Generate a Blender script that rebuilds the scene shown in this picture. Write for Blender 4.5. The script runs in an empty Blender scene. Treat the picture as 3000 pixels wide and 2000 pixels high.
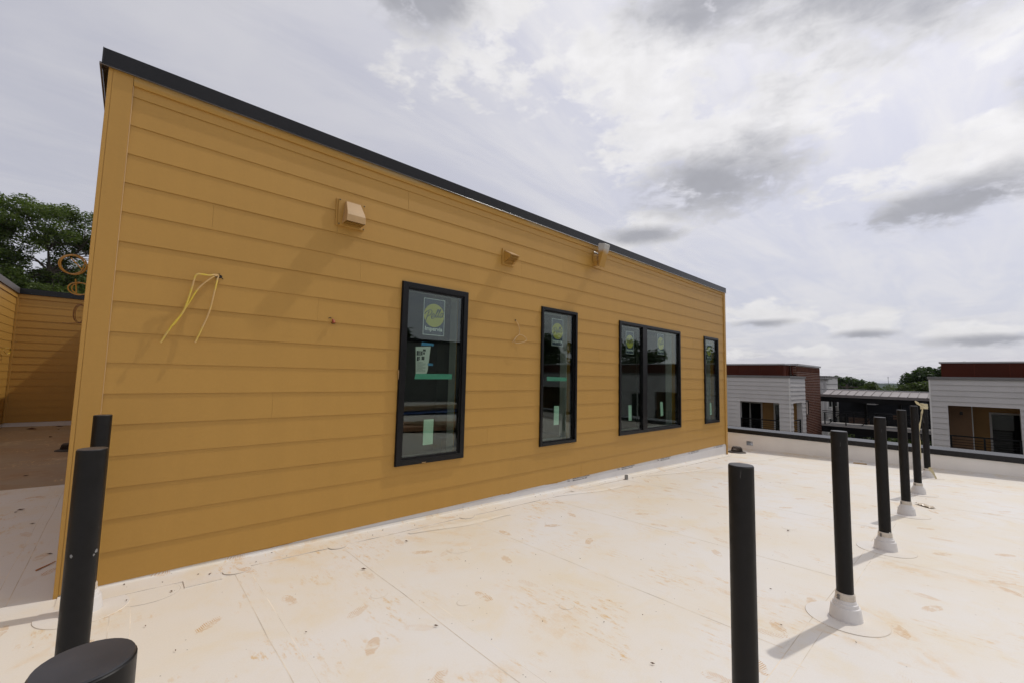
import bpy, bmesh, math, random
import numpy as np
from mathutils import Matrix, Vector

S = bpy.context.scene
COL = S.collection
rad = math.radians
rng = random.Random(7)

# ----------------------------------------------------------------- camera
cam_d = bpy.data.cameras.new('camera')
cam_d.sensor_width = 36.0
cam_d.lens = 14.753
cam_d.clip_start = 0.05
cam_d.clip_end = 9000
cam = bpy.data.objects.new('camera', cam_d)
COL.objects.link(cam)
cam.matrix_world = Matrix((
    (0.7406585, -0.0709954, -0.6681202, 0.2479),
    (-0.6714888, -0.0442191, -0.7396941, -3.7740),
    (0.0229712, 0.9964960, -0.0804238, 1.3752),
    (0, 0, 0, 1)))
S.camera = cam
S.render.engine = 'CYCLES'
S.view_settings.view_transform = 'Standard'
S.view_settings.look = 'None'
S.view_settings.exposure = -0.3
S.view_settings.gamma = 1.0
S.view_settings.use_curve_mapping = False
S.cycles.max_bounces = 8
S.cycles.transparent_max_bounces = 12
S.cycles.use_denoising = True
S.cycles.sample_clamp_indirect = 8

# ----------------------------------------------------------------- sun and sky
SUN_DIR = Vector((0.551, -0.1226, 0.825)).normalized()
SUN_EL = math.asin(SUN_DIR.z)
SUN_AZ = math.atan2(SUN_DIR.x, SUN_DIR.y)
sd = bpy.data.lights.new('sun', 'SUN')
sd.energy = 2.0
sd.angle = rad(0.9)
sd.color = (1.0, 0.955, 0.89)
sun = bpy.data.objects.new('sun', sd)
COL.objects.link(sun)
sun.rotation_euler = SUN_DIR.to_track_quat('Z', 'Y').to_euler()
sun.location = SUN_DIR * 60

W = bpy.data.worlds.new('World')
S.world = W
W.use_nodes = True
WT = W.node_tree
WT.nodes.clear()


class NB:
    """small node-graph helper"""
    def __init__(self, tree):
        self.t = tree

    def n(self, typ, **kw):
        o = self.t.nodes.new(typ)
        for k, v in kw.items():
            setattr(o, k, v)
        return o

    def put(self, sock, v):
        if isinstance(v, bpy.types.NodeSocket):
            self.t.links.new(v, sock)
        elif v is not None:
            if isinstance(v, (tuple, list)) and len(v) == 3 and sock.type == 'RGBA':
                v = (*v, 1)
            sock.default_value = v

    def m(self, op, a, b=None, c=None, clamp=False):
        o = self.n('ShaderNodeMath', operation=op, use_clamp=clamp)
        self.put(o.inputs[0], a)
        self.put(o.inputs[1], b)
        self.put(o.inputs[2], c)
        return o.outputs[0]

    def vm(self, op, a, b=None, scale=None):
        o = self.n('ShaderNodeVectorMath', operation=op)
        self.put(o.inputs[0], a)
        self.put(o.inputs[1], b)
        if scale is not None:
            self.put(o.inputs['Scale'], scale)
        return o.outputs['Value'] if op in ('DOT_PRODUCT', 'LENGTH', 'DISTANCE') else o.outputs[0]

    def xyz(self, x=0.0, y=0.0, z=0.0):
        o = self.n('ShaderNodeCombineXYZ')
        for i, v in enumerate((x, y, z)):
            self.put(o.inputs[i], v)
        return o.outputs[0]

    def sep(self, v):
        o = self.n('ShaderNodeSeparateXYZ')
        self.put(o.inputs[0], v)
        return o.outputs

    def ss(self, v, lo, hi, t0=0.0, t1=1.0):
        o = self.n('ShaderNodeMapRange', interpolation_type='SMOOTHSTEP')
        self.put(o.inputs[0], v)
        for i, k in enumerate((lo, hi, t0, t1)):
            self.put(o.inputs[i + 1], k)
        return o.outputs[0]

    def noise(self, v, scale=5.0, detail=4.0, rough=0.5, dist=0.0):
        o = self.n('ShaderNodeTexNoise')
        self.put(o.inputs['Vector'], v)
        self.put(o.inputs['Scale'], scale)
        self.put(o.inputs['Detail'], detail)
        self.put(o.inputs['Roughness'], rough)
        self.put(o.inputs['Distortion'], dist)
        return o.outputs['Fac']

    def mix(self, f, a, b, blend='MIX'):
        o = self.n('ShaderNodeMix', data_type='RGBA', blend_type=blend)
        self.put(o.inputs[0], f)
        self.put(o.inputs[6], a)
        self.put(o.inputs[7], b)
        return o.outputs[2]

    def bump(self, h, strength=0.3, dist=0.01):
        o = self.n('ShaderNodeBump')
        self.put(o.inputs['Strength'], strength)
        self.put(o.inputs['Distance'], dist)
        self.put(o.inputs['Height'], h)
        return o.outputs[0]


def build_world():
    b = NB(WT)
    out = b.n('ShaderNodeOutputWorld')
    bg = b.n('ShaderNodeBackground')
    bg.inputs['Strength'].default_value = 0.129
    WT.links.new(bg.outputs[0], out.inputs[0])
    sky = b.n('ShaderNodeTexSky', sky_type='NISHITA')
    sky.sun_disc = False
    sky.sun_elevation = SUN_EL
    sky.sun_rotation = SUN_AZ
    sky.altitude = 200
    sky.air_density = 1.0
    sky.dust_density = 2.0
    sky.ozone_density = 1.0
    D = b.n('ShaderNodeTexCoord').outputs['Generated']
    D = b.vm('NORMALIZE', D)
    dx, dy, dz = b.sep(D)
    az = b.m('MULTIPLY', b.m('ARCTAN2', dx, dy), 180 / math.pi)
    el = b.m('MULTIPLY', b.m('ARCSINE', dz), 180 / math.pi)
    cosel = b.m('SQRT', b.m('MAXIMUM', b.m('SUBTRACT', 1.0, b.m('MULTIPLY', dz, dz)), 0.02))
    den = b.m('ADD', b.m('MAXIMUM', dz, 0.0), 0.10)
    px = b.m('DIVIDE', dx, den)
    py = b.m('DIVIDE', dy, den)
    P = b.xyz(px, py, 0.0)
    sdot = b.m('MAXIMUM', b.vm('DOT_PRODUCT', D, tuple(SUN_DIR)), 0.0)
    # billow fields on the direction sphere
    Dq = b.vm('MULTIPLY', D, (1.0, 1.0, 1.7))
    N1 = b.m('SUBTRACT', b.noise(Dq, 5.5, 10, 0.60, 0.2), 0.5)
    N2 = b.m('SUBTRACT', b.noise(b.vm('ADD', Dq, (3.7, 1.1, 5.0)), 4.2, 8, 0.52), 0.5)
    N3 = b.noise(b.vm('ADD', Dq, (0.0, 0.0, 0.03)), 13.0, 7, 0.6, 0.3)
    N4 = b.m('SUBTRACT', b.noise(b.vm('MULTIPLY', D, (1.0, 1.0, 2.4)), 17.0, 8, 0.60, 0.3), 0.5)

    def field(lst):
        acc = None
        for t in lst:
            a0, e0, wa, we = t[:4]
            tilt = t[4] if len(t) > 4 else 0.0
            u = b.m('MULTIPLY', b.m('SUBTRACT', az, a0), cosel)
            v = b.m('SUBTRACT', el, e0)
            if tilt:
                v = b.m('SUBTRACT', v, b.m('MULTIPLY', u, tilt))
            u = b.m('DIVIDE', u, wa)
            v = b.m('DIVIDE', v, we)
            o = b.m('SUBTRACT', 1.0, b.m('SQRT', b.m('ADD', b.m('MULTIPLY', u, u), b.m('MULTIPLY', v, v))))
            acc = o if acc is None else b.m('MAXIMUM', acc, o)
        return acc
    darkF = field([(90, 40.5, 26, 12.0), (97, 38, 18, 8.0), (84, 39, 14, 6.0), (70, 41.0, 13, 5.0), (68.2, 23.6, 12.0, 5.4), (89.5, 17.2, 11, 3.0, .10), (98, 18, 7, 2.2), (28, 43, 7, 4.5),
                   (98, 25.5, 6, 4.5), (59.5, 18.4, 6, 1.6), (-8, 15.2, 11, 3.2), (82.4, 5.0, 4.2, 0.9), (91, 4.1, 7, 0.9), (73, 6.7, 5.0, 0.9), 
                   (115, 24, 9, 4), (155, 22, 26, 13), (-60, 30, 14, 5), (195, 28, 14, 5), (240, 40, 16, 6), (-30, 55, 14, 7)])
    whiteF = field([(68.5, 27.0, 13, 7.0), (58.5, 37.0, 12, 8.0), (89.5, 19.6, 12, 4.2), (33, 43, 11, 8.5), (60, 19.5, 7, 2.6), (90, 39, 28, 13),
                    (82.4, 5.9, 5.0, 1.8), (91, 5.0, 8, 1.8), (73, 7.6, 6.0, 1.8), (66, 8.6, 3, 1.0), (78, 3.4, 6, 1.2), (68, 3.2, 5, 1.2), 
                    (120, 28, 16, 8), (155, 26, 30, 17), (-70, 36, 18, 8), (200, 34, 18, 8), (250, 46, 18, 8)])
    # broken general cloud, thin veil and streaky cirrus
    g = b.noise(P, 1.15, 9, 0.56, 0.25)
    puff = b.ss(g, 0.50, 0.64)
    puffd = b.ss(g, 0.58, 0.74)
    st = b.n('ShaderNodeMapping')
    st.inputs['Rotation'].default_value = (0, 0, 0.5)
    st.inputs['Scale'].default_value = (0.55, 2.2, 1)
    b.put(st.inputs[0], P)
    cir = b.noise(st.outputs[0], 1.3, 8, 0.62, 0.6)
    cir = b.ss(cir, 0.38, 0.66)
    low = b.ss(el, 14.0, 3.0)
    glow = b.m('POWER', sdot, 3.0)
    veil_v = b.m('ADD', 5.4, b.m('MULTIPLY', glow, 3.6))
    veil = b.vm('SCALE', (0.975, 0.972, 1.09), scale=veil_v)
    base = b.mix(0.86, sky.outputs[0], veil)
    bright = b.m('ADD', 6.8, b.m('MULTIPLY', glow, 2.7))
    lift = b.vm('SCALE', (1.0, 0.985, 1.0), scale=bright)
    c = b.mix(b.m('MULTIPLY', cir, b.m('ADD', 0.25, b.m('MULTIPLY', glow, 0.9), clamp=True)), base, lift)
    c = b.mix(b.m('MULTIPLY', puff, b.m('ADD', 0.22, b.m('MULTIPLY', low, 0.35))), c, lift)
    grey = b.vm('SCALE', (0.98, 0.985, 1.08), scale=b.m('ADD', 3.8, b.m('MULTIPLY', glow, 1.6)))
    c = b.mix(b.m('MULTIPLY', puffd, b.m('ADD', 0.14, b.m('MULTIPLY', low, 0.25))), c, grey)
    dens = b.m('ADD', b.m('ADD', whiteF, b.m('MULTIPLY', N4, 2.0)), b.m('MULTIPLY', N1, 3.4))
    alpha = b.ss(dens, 0.0, 0.60)
    wcol = b.vm('SCALE', (1.0, 0.988, 0.995), scale=b.m('MULTIPLY', bright, b.ss(N3, 0.2, 0.8, 0.93, 1.11)))
    c = b.mix(b.m('MULTIPLY', alpha, 0.85), c, wcol)
    dk = b.m('ADD', b.m('ADD', darkF, b.m('MULTIPLY', N4, 0.7)), b.m('MULTIPLY', b.m('ADD', b.m('MULTIPLY', N1, 0.7), N2), 0.9))
    dk = b.m('MULTIPLY', b.ss(dk, -0.02, 0.80), b.ss(dens, -0.45, 0.25))
    dcol = b.vm('SCALE', (0.97, 0.985, 1.09), scale=b.m('MULTIPLY', b.m('ADD', 3.45, b.m('MULTIPLY', glow, 0.9)), b.ss(N3, 0.2, 0.8, 0.95, 1.07)))
    c = b.mix(b.m('MULTIPLY', dk, 0.95), c, dcol)
    b.put(bg.inputs['Color'], c)


build_world()

# ----------------------------------------------------------------- materials


def mat(name, base=(0.5, 0.5, 0.5), rough=0.6, var=0.0, vscale=3.0, bump=0.0, bscale=40.0, spec=0.5, metal=0.0, per_obj=0.0, fn=None):
    m = bpy.data.materials.new(name)
    m.use_nodes = True
    t = m.node_tree
    b = NB(t)
    p = t.nodes['Principled BSDF']
    p.inputs['Roughness'].default_value = rough
    p.inputs['Metallic'].default_value = metal
    p.inputs['Specular IOR Level'].default_value = spec
    col = None
    co = b.n('ShaderNodeTexCoord').outputs['Object']
    if var > 0:
        nz = b.noise(co, vscale, 6, 0.6)
        f = b.ss(nz, 0.25, 0.75, 1 - var, 1 + var)
        col = b.vm('SCALE', tuple(base), scale=f)
    if per_obj > 0:
        oi = b.n('ShaderNodeObjectInfo').outputs['Random']
        f = b.m('ADD', 1 - per_obj, b.m('MULTIPLY', oi, 2 * per_obj))
        col = b.vm('SCALE', col if col is not None else tuple(base), scale=f)
    if col is not None:
        b.put(p.inputs['Base Color'], col)
    else:
        p.inputs['Base Color'].default_value = (*base, 1)
    if bump > 0:
        nz = b.noise(co, bscale, 5, 0.6)
        b.put(p.inputs['Normal'], b.bump(nz, bump, 0.004))
    if fn:
        fn(b, p, co)
    return m


YEL = (0.436, 0.242, 0.050)


def yellow_fn(b, p, co):
    # rolled paint: faint vertical lap marks, tiny scuffs, per-board tone
    mp = b.n('ShaderNodeMapping')
    mp.inputs['Scale'].default_value = (3.0, 3.0, 0.5)
    b.put(mp.inputs[0], co)
    n1 = b.noise(mp.outputs[0], 2.2, 5, 0.55)
    n2 = b.noise(co, 60, 3, 0.6)
    oi = b.n('ShaderNodeObjectInfo').outputs['Random']
    f = b.m('MULTIPLY', b.ss(n1, 0.3, 0.7, 0.982, 1.018), b.ss(n2, 0.3, 0.7, 0.985, 1.015))
    f = b.m('MULTIPLY', f, b.m('ADD', 0.975, b.m('MULTIPLY', oi, 0.05)))
    spk = b.noise(co, 95, 2, 0.5)
    c = b.vm('SCALE', YEL, scale=f)
    c = b.mix(b.ss(spk, 0.80, 0.83, 0, 0.35), c, (0.22, 0.12, 0.045))
    b.put(p.inputs['Base Color'], c)
    b.put(p.inputs['Normal'], b.bump(b.noise(co, 220, 3, 0.6), 0.12, 0.002))


M_yel = mat('yellow_paint', YEL, 0.50, spec=0.45, fn=yellow_fn)


def spray_fn(b, p, co):
    # overspray on the frieze: patches where the primer still shows through
    x, y, z = b.sep(co)
    n1 = b.noise(b.xyz(b.m('MULTIPLY', x, 1.0), 0.0, b.m('MULTIPLY', z, 9.0)), 1.6, 4, 0.5)
    n2 = b.noise(co, 8, 5, 0.6)
    up = b.ss(z, 3.285, 3.335)
    f = b.m('MULTIPLY', b.ss(b.m('ADD', n1, b.m('MULTIPLY', n2, 0.15)), 0.50, 0.72), up)
    c = b.mix(b.m('MULTIPLY', f, 0.75), YEL, (0.36, 0.31, 0.19))
    b.put(p.inputs['Base Color'], c)


M_frieze = mat('frieze_paint', YEL, 0.55, spec=0.35, fn=spray_fn)
M_cop = mat('charcoal_metal', (0.012, 0.012, 0.0135), 0.27, var=0.12, vscale=1.5, spec=0.28)
M_copbr = mat('brown_metal', (0.10, 0.085, 0.075), 0.5, var=0.12, vscale=1.5)
M_edge = mat('bare_metal_edge', (0.55, 0.55, 0.55), 0.35, metal=0.6)
M_blk = mat('black_frame', (0.005, 0.005, 0.0055), 0.32, var=0.2, vscale=8, spec=0.28)
M_chip = mat('chipped_wood', (0.42, 0.27, 0.12), 0.7)
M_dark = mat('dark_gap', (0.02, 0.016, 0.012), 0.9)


def pipe_fn(b, p, co):
    n = b.noise(co, 14, 6, 0.65)
    s = b.noise(b.vm('MULTIPLY', co, (1, 1, 0.25)), 30, 4, 0.7)
    c = b.vm('SCALE', (0.0085, 0.0080, 0.0080), scale=b.ss(n, 0.3, 0.7, 0.75, 1.3))
    c = b.mix(b.ss(s, 0.66, 0.78, 0, 0.45), c, (0.12, 0.115, 0.11))
    r = b.noise(co, 11, 3, 0.6)
    c = b.mix(b.ss(r, 0.745, 0.77, 0, 0.8), c, (0.09, 0.024, 0.012))
    b.put(p.inputs['Base Color'], c)
    b.put(p.inputs['Roughness'], b.ss(n, 0.3, 0.7, 0.36, 0.55))


M_pipe = mat('black_pipe_paint', (0.0085, 0.008, 0.008), 0.42, spec=0.22, fn=pipe_fn)
M_capsky = mat('cap_sky_tint', (0.032, 0.032, 0.036), 0.38, var=0.25, vscale=14)  # lighter bluish grey puts the sky's reflection into the pipe top colour
M_white = mat('white_plastic', (0.70, 0.68, 0.66), 0.45, var=0.05, vscale=6)
M_nick = mat('scuffed_grey', (0.20, 0.20, 0.20), 0.5)
M_clamp = mat('clamp_sealant', (0.58, 0.52, 0.44), 0.5, var=0.15, vscale=30)
M_steel = mat('steel', (0.25, 0.24, 0.23), 0.4, metal=0.8)
M_dirt = mat('edge_dirt', (0.68, 0.60, 0.49), 0.9, var=0.3, vscale=4)
M_dirt2 = mat('edge_dark_dirt', (0.50, 0.44, 0.37), 0.9, var=0.4, vscale=5)


def membrane(name, base, tint, tint_amt, stain_amt, shoe=1.0):
    def fn(b, p, co):
        x, y, z = b.sep(co)
        P = b.xyz(x, y, 0.0)
        big = b.noise(P, 0.55, 5, 0.6)
        mid = b.noise(P, 2.1, 7, 0.68, 0.4)
        fine = b.noise(P, 24, 6, 0.72)
        vfine = b.noise(P, 130, 3, 0.6)
        c = b.mix(b.ss(big, 0.32, 0.72, 0.0, tint_amt), base, tint)
        c = b.mix(b.ss(mid, 0.47, 0.74, 0.0, tint_amt * 1.1), c, tint)
        blot = b.m('MULTIPLY', b.ss(b.noise(P, 1.15, 6, 0.65, 0.6), 0.55, 0.72), b.ss(b.noise(P, 9, 6, 0.7), 0.38, 0.62))
        c = b.mix(b.m('MULTIPLY', blot, min(0.75, 0.50 * stain_amt)), c, (0.70, 0.50, 0.27))
        # dragged clay smears: one noise picks the places, a stretched fine one the scratches
        place = b.ss(b.noise(P, 1.7, 4, 0.6, 0.8), 0.50, 0.66)
        mp = b.n('ShaderNodeMapping')
        mp.inputs['Rotation'].default_value = (0, 0, 0.95)
        mp.inputs['Scale'].default_value = (1.0, 0.28, 1)
        b.put(mp.inputs[0], P)
        scr = b.ss(b.noise(mp.outputs[0], 26, 7, 0.75), 0.50, 0.62)
        smear = b.m('MULTIPLY', place, b.m('MULTIPLY', scr, b.ss(fine, 0.35, 0.6)))
        c = b.mix(b.m('MULTIPLY', smear, min(0.95, 0.70 * stain_amt)), c, (0.66, 0.44, 0.19))
        # boot prints: scattered ovals holding a tread pattern
        acc = None
        for sc, seed, thr in ((1.55, 3.1, 0.45), (2.3, 11.7, 0.58)):
            vo = b.n('ShaderNodeTexVoronoi', voronoi_dimensions='2D', feature='F1')
            b.put(vo.inputs['Vector'], b.vm('ADD', P, (seed, seed * 1.7, 0)))
            vo.inputs['Scale'].default_value = sc
            loc = b.vm('SCALE', b.vm('SUBTRACT', b.vm('SCALE', b.vm('ADD', P, (seed, seed * 1.7, 0)), scale=sc), b.vm('SCALE', vo.outputs['Position'], scale=sc)), scale=1.0 / sc)
            cr, cg, cb = b.sep(vo.outputs['Color'])
            rot = b.n('ShaderNodeVectorRotate', rotation_type='Z_AXIS')
            b.put(rot.inputs['Vector'], loc)
            b.put(rot.inputs['Angle'], b.m('ADD', 0.4, b.m('MULTIPLY', cr, 2.4)))
            lx, ly, lz = b.sep(rot.outputs[0])
            e = b.m('ADD', b.m('POWER', b.m('DIVIDE', lx, 0.085), 2.0), b.m('POWER', b.m('DIVIDE', ly, 0.034), 2.0))
            e = b.m('ADD', e, b.m('MULTIPLY', b.m('SUBTRACT', fine, 0.5), 2.2))
            oval = b.ss(e, 1.05, 0.75)
            tr = b.m('SINE', b.m('MULTIPLY', b.m('ADD', lx, b.m('MULTIPLY', b.m('ABSOLUTE', ly), 0.7)), 520.0))
            tr = b.ss(tr, -0.5, 0.6)
            wear = b.ss(b.noise(P, 17, 5, 0.7), 0.38, 0.54)
            pr = b.m('MULTIPLY', b.m('MULTIPLY', oval, tr), b.m('MULTIPLY', wear, b.ss(cg, thr, thr + 0.25)))
            acc = pr if acc is None else b.m('MAXIMUM', acc, pr)
        c = b.mix(b.m('MULTIPLY', acc, 0.92 * shoe), c, (0.56, 0.325, 0.115))
        # specks of grit
        vs = b.n('ShaderNodeTexVoronoi', voronoi_dimensions='2D', feature='F1')
        b.put(vs.inputs['Vector'], P)
        vs.inputs['Scale'].default_value = 9.0
        sr, sg, sb = b.sep(vs.outputs['Color'])
        spk = b.m('MULTIPLY', b.ss(vs.outputs['Distance'], 0.035, 0.02), b.ss(sr, 0.86, 0.9))
        c = b.mix(b.m('MULTIPLY', spk, 0.7), c, (0.12, 0.08, 0.05))
        c = b.vm('SCALE', c, scale=b.ss(vfine, 0.25, 0.75, 0.975, 1.02))
        b.put(p.inputs['Base Color'], c)
        h = b.m('ADD', b.m('MULTIPLY', b.noise(P, 1.4, 3, 0.5), 1.0), b.m('MULTIPLY', fine, 0.04))
        b.put(p.inputs['Normal'], b.bump(h, 0.18, 0.03))
    return mat(name, base, 0.55, spec=0.4, fn=fn)


M_mem = membrane('roof_membrane', (0.745, 0.722, 0.690), (0.735, 0.63, 0.45), 0.56, 1.25)
M_memp = membrane('patch_membrane', (0.730, 0.703, 0.668), (0.72, 0.61, 0.44), 0.5, 0.9, 0.5)
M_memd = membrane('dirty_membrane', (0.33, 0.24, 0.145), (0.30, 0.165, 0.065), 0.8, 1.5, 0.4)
M_flash = mat('flashing_membrane', (0.66, 0.645, 0.64), 0.5, var=0.06, vscale=2.0)
M_parm = mat('parapet_membrane', (0.80, 0.775, 0.735), 0.6, var=0.08, vscale=1.2)
M_print = mat('dark_print', (0.07, 0.07, 0.08), 0.6)


def glass(name, tint, r0, rough=0.0):
    m = bpy.data.materials.new(name)
    m.use_nodes = True
    t = m.node_tree
    t.nodes.clear()
    b = NB(t)
    out = b.n('ShaderNodeOutputMaterial')
    geo = b.n('ShaderNodeNewGeometry')
    cosv = b.m('ABSOLUTE', b.vm('DOT_PRODUCT', geo.outputs['Normal'], geo.outputs['Incoming']))
    f = b.m('ADD', r0, b.m('MULTIPLY', 1 - r0, b.m('POWER', b.m('SUBTRACT', 1.0, cosv), 5.0)))
    tr = b.n('ShaderNodeBsdfTransparent')
    tr.inputs[0].default_value = (*tint, 1)
    gl = b.n('ShaderNodeBsdfGlossy')
    gl.inputs['Roughness'].default_value = rough
    gl.inputs['Color'].default_value = (0.95, 1.0, 0.98, 1)
    mx = b.n('ShaderNodeMixShader')
    b.put(mx.inputs[0], f)
    t.links.new(tr.outputs[0], mx.inputs[1])
    t.links.new(gl.outputs[0], mx.inputs[2])
    t.links.new(mx.outputs[0], out.inputs[0])
    return m


M_glass = glass('window_glass', (0.80, 0.86, 0.82), 0.064)
M_fglass = glass('far_glass', (0.25, 0.27, 0.27), 0.022)
M_navy = mat('label_navy', (0.050, 0.058, 0.105), 0.5)
M_laby = mat('label_yellow', (0.50, 0.46, 0.085), 0.5)
M_labw = mat('label_white', (0.66, 0.68, 0.68), 0.5)
M_green = mat('green_tape', (0.10, 0.42, 0.30), 0.5, var=0.08, vscale=20)
M_mint = mat('mint_label', (0.50, 0.70, 0.58), 0.5, var=0.05, vscale=20)
M_blue = mat('blue_tape', (0.07, 0.28, 0.52), 0.5)
M_paper = mat('paper', (0.68, 0.70, 0.66), 0.8)
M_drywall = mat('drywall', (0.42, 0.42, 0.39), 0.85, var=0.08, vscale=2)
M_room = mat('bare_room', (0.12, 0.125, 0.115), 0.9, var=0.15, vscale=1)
M_subfl = mat('subfloor', (0.22, 0.16, 0.10), 0.8, var=0.2, vscale=2)
M_wsid = mat('white_siding_paint', (0.50, 0.48, 0.468), 0.6, var=0.04, vscale=1.5, per_obj=0.02)
M_wcorn = mat('white_trim_paint', (0.66, 0.64, 0.62), 0.6, var=0.03)
M_gcop = mat('grey_coping', (0.155, 0.148, 0.145), 0.5, var=0.08)
M_lcop = mat('light_coping', (0.42, 0.42, 0.42), 0.4, var=0.08)
M_red = mat('rust_red_metal', (0.062, 0.0115, 0.004), 0.6, spec=0.15, var=0.12, vscale=0.8, per_obj=0.05)
M_redl = mat('rust_red_batten', (0.088, 0.019, 0.008), 0.6, spec=0.15)
M_mort = mat('mortar', (0.46, 0.38, 0.33), 0.9, var=0.1)


def brick_fn(b, p, co):
    isl = b.n('ShaderNodeNewGeometry').outputs['Random Per Island']
    c = b.mix(isl, (0.088, 0.034, 0.021), (0.150, 0.058, 0.034))
    c = b.vm('SCALE', c, scale=b.ss(b.noise(co, 30, 5, 0.6), 0.3, 0.7, 0.85, 1.15))
    b.put(p.inputs['Base Color'], c)


M_brick = mat('brick_red', (0.17, 0.06, 0.04), 0.9, spec=0.1, fn=brick_fn)
M_iyel = mat('balcony_yellow', (0.36, 0.20, 0.06), 0.7, var=0.08, vscale=1.5)
M_ibrn = mat('soffit_and_shaded_closet', (0.20, 0.11, 0.05), 0.7, var=0.08)
M_frw = mat('door_frame_white', (0.55, 0.55, 0.53), 0.5)
M_rail = mat('black_railing', (0.007, 0.007, 0.0075), 0.5, spec=0.12)
M_broof = mat('walkway_roof_metal', (0.235, 0.205, 0.20), 0.45, var=0.10, vscale=1.5, per_obj=0.06)
M_bfasc = mat('walkway_fascia', (0.19, 0.17, 0.165), 0.5, var=0.06)
M_char = mat('charcoal_siding', (0.013, 0.0135, 0.016), 0.7, var=0.15, vscale=1, spec=0.08)
M_wood = mat('brown_panel', (0.105, 0.052, 0.028), 0.7, var=0.2, vscale=2)
M_conc = mat('concrete', (0.40, 0.38, 0.36), 0.85, var=0.12, vscale=2)
M_pine = mat('pine_board', (0.42, 0.30, 0.17), 0.75, var=0.2, vscale=4, per_obj=0.15)
M_ply = mat('plywood', (0.44, 0.24, 0.13), 0.75, var=0.25, vscale=3)
M_tarp = mat('blue_tarp', (0.02, 0.07, 0.25), 0.45)
M_greys = mat('grey_green_siding', (0.16, 0.17, 0.155), 0.7, var=0.06, per_obj=0.04)
M_orange = mat('orange_cable', (0.47, 0.255, 0.05), 0.45, var=0.1, vscale=12)
M_brwire = mat('brown_wire', (0.20, 0.085, 0.03), 0.5)


def ycable_fn(b, p, co):
    n = b.noise(co, 7, 3, 0.5)
    c = b.mix(b.ss(n, 0.42, 0.62), (0.62, 0.46, 0.05), (0.55, 0.36, 0.15))
    b.put(p.inputs['Base Color'], c)


M_ycab = mat('yellow_cable', (0.6, 0.45, 0.06), 0.4, fn=ycable_fn)
M_tan = mat('tan_wire', (0.52, 0.35, 0.16), 0.45, var=0.2, vscale=20)
M_nut = mat('red_wire_nut', (0.32, 0.06, 0.02), 0.5)
M_tape = mat('caution_tape', (0.64, 0.57, 0.36), 0.45, var=0.1, vscale=10)
M_leafd = mat('dead_leaf', (0.09, 0.045, 0.02), 0.8)
M_iron = mat('cast_iron', (0.045, 0.032, 0.024), 0.7, var=0.3, vscale=25)
M_hood = mat('hood_paint', (0.46, 0.29, 0.125), 0.38, var=0.05, vscale=8, spec=0.55)


def flood_fn(b, p, co):
    x, y, z = b.sep(co)
    n = b.noise(co, 9, 3, 0.5)
    f = b.ss(b.m('ADD', z, b.m('MULTIPLY', b.m('SUBTRACT', n, 0.5), 0.12)), 0.01, 0.08)
    c = b.mix(f, YEL, (0.46, 0.46, 0.44))
    b.put(p.inputs['Base Color'], c)


M_flood = mat('floodlight_paint', YEL, 0.45, fn=flood_fn)


def bark_fn(b, p, co):
    n = b.noise(b.vm('MULTIPLY', co, (1, 1, 0.2)), 12, 5, 0.7)
    b.put(p.inputs['Base Color'], b.mix(n, (0.045, 0.035, 0.027), (0.12, 0.095, 0.075)))


M_bark = mat('bark', (0.08, 0.06, 0.05), 0.9, fn=bark_fn)


def leaf_mat(name, c1, c2):
    m = bpy.data.materials.new(name)
    m.use_nodes = True
    t = m.node_tree
    t.nodes.clear()
    b = NB(t)
    out = b.n('ShaderNodeOutputMaterial')
    isl = b.n('ShaderNodeNewGeometry').outputs['Random Per Island']
    co = b.n('ShaderNodeTexCoord').outputs['Object']
    n = b.noise(co, 0.5, 3, 0.5)
    f = b.m('ADD', b.m('MULTIPLY', isl, 0.6), b.m('MULTIPLY', n, 0.4))
    c = b.mix(f, c1, c2)
    df = b.n('ShaderNodeBsdfPrincipled')
    df.inputs['Roughness'].default_value = 0.55
    df.inputs['Specular IOR Level'].default_value = 0.3
    b.put(df.inputs['Base Color'], c)
    tl = b.n('ShaderNodeBsdfTranslucent')
    b.put(tl.inputs[0], b.vm('MULTIPLY', c, (1.3, 1.5, 0.6)))
    mx = b.n('ShaderNodeMixShader')
    mx.inputs[0].default_value = 0.35
    t.links.new(df.outputs[0], mx.inputs[1])
    t.links.new(tl.outputs[0], mx.inputs[2])
    t.links.new(mx.outputs[0], out.inputs[0])
    return m


M_leafA = leaf_mat('locust_leaf', (0.038, 0.066, 0.018), (0.140, 0.178, 0.042))
M_leafB = leaf_mat('oak_leaf', (0.018, 0.036, 0.012), (0.055, 0.085, 0.022))
M_leafC = leaf_mat('young_leaf', (0.035, 0.055, 0.015), (0.085, 0.11, 0.03))


def ground_fn(b, p, co):
    n = b.noise(co, 0.012, 6, 0.6)
    n2 = b.noise(co, 0.15, 5, 0.6)
    c = b.mix(n, (0.035, 0.055, 0.022), (0.075, 0.085, 0.035))
    c = b.mix(b.ss(n2, 0.62, 0.7, 0, 0.6), c, (0.18, 0.16, 0.12))
    b.put(p.inputs['Base Color'], c)


M_ground = mat('grassland', (0.05, 0.07, 0.03), 0.95, spec=0.0, fn=ground_fn)
M_wood_far = mat('far_woods', (0.032, 0.048, 0.026), 0.95, spec=0.0, var=0.35, vscale=0.01)

# ----------------------------------------------------------------- mesh helpers


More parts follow.
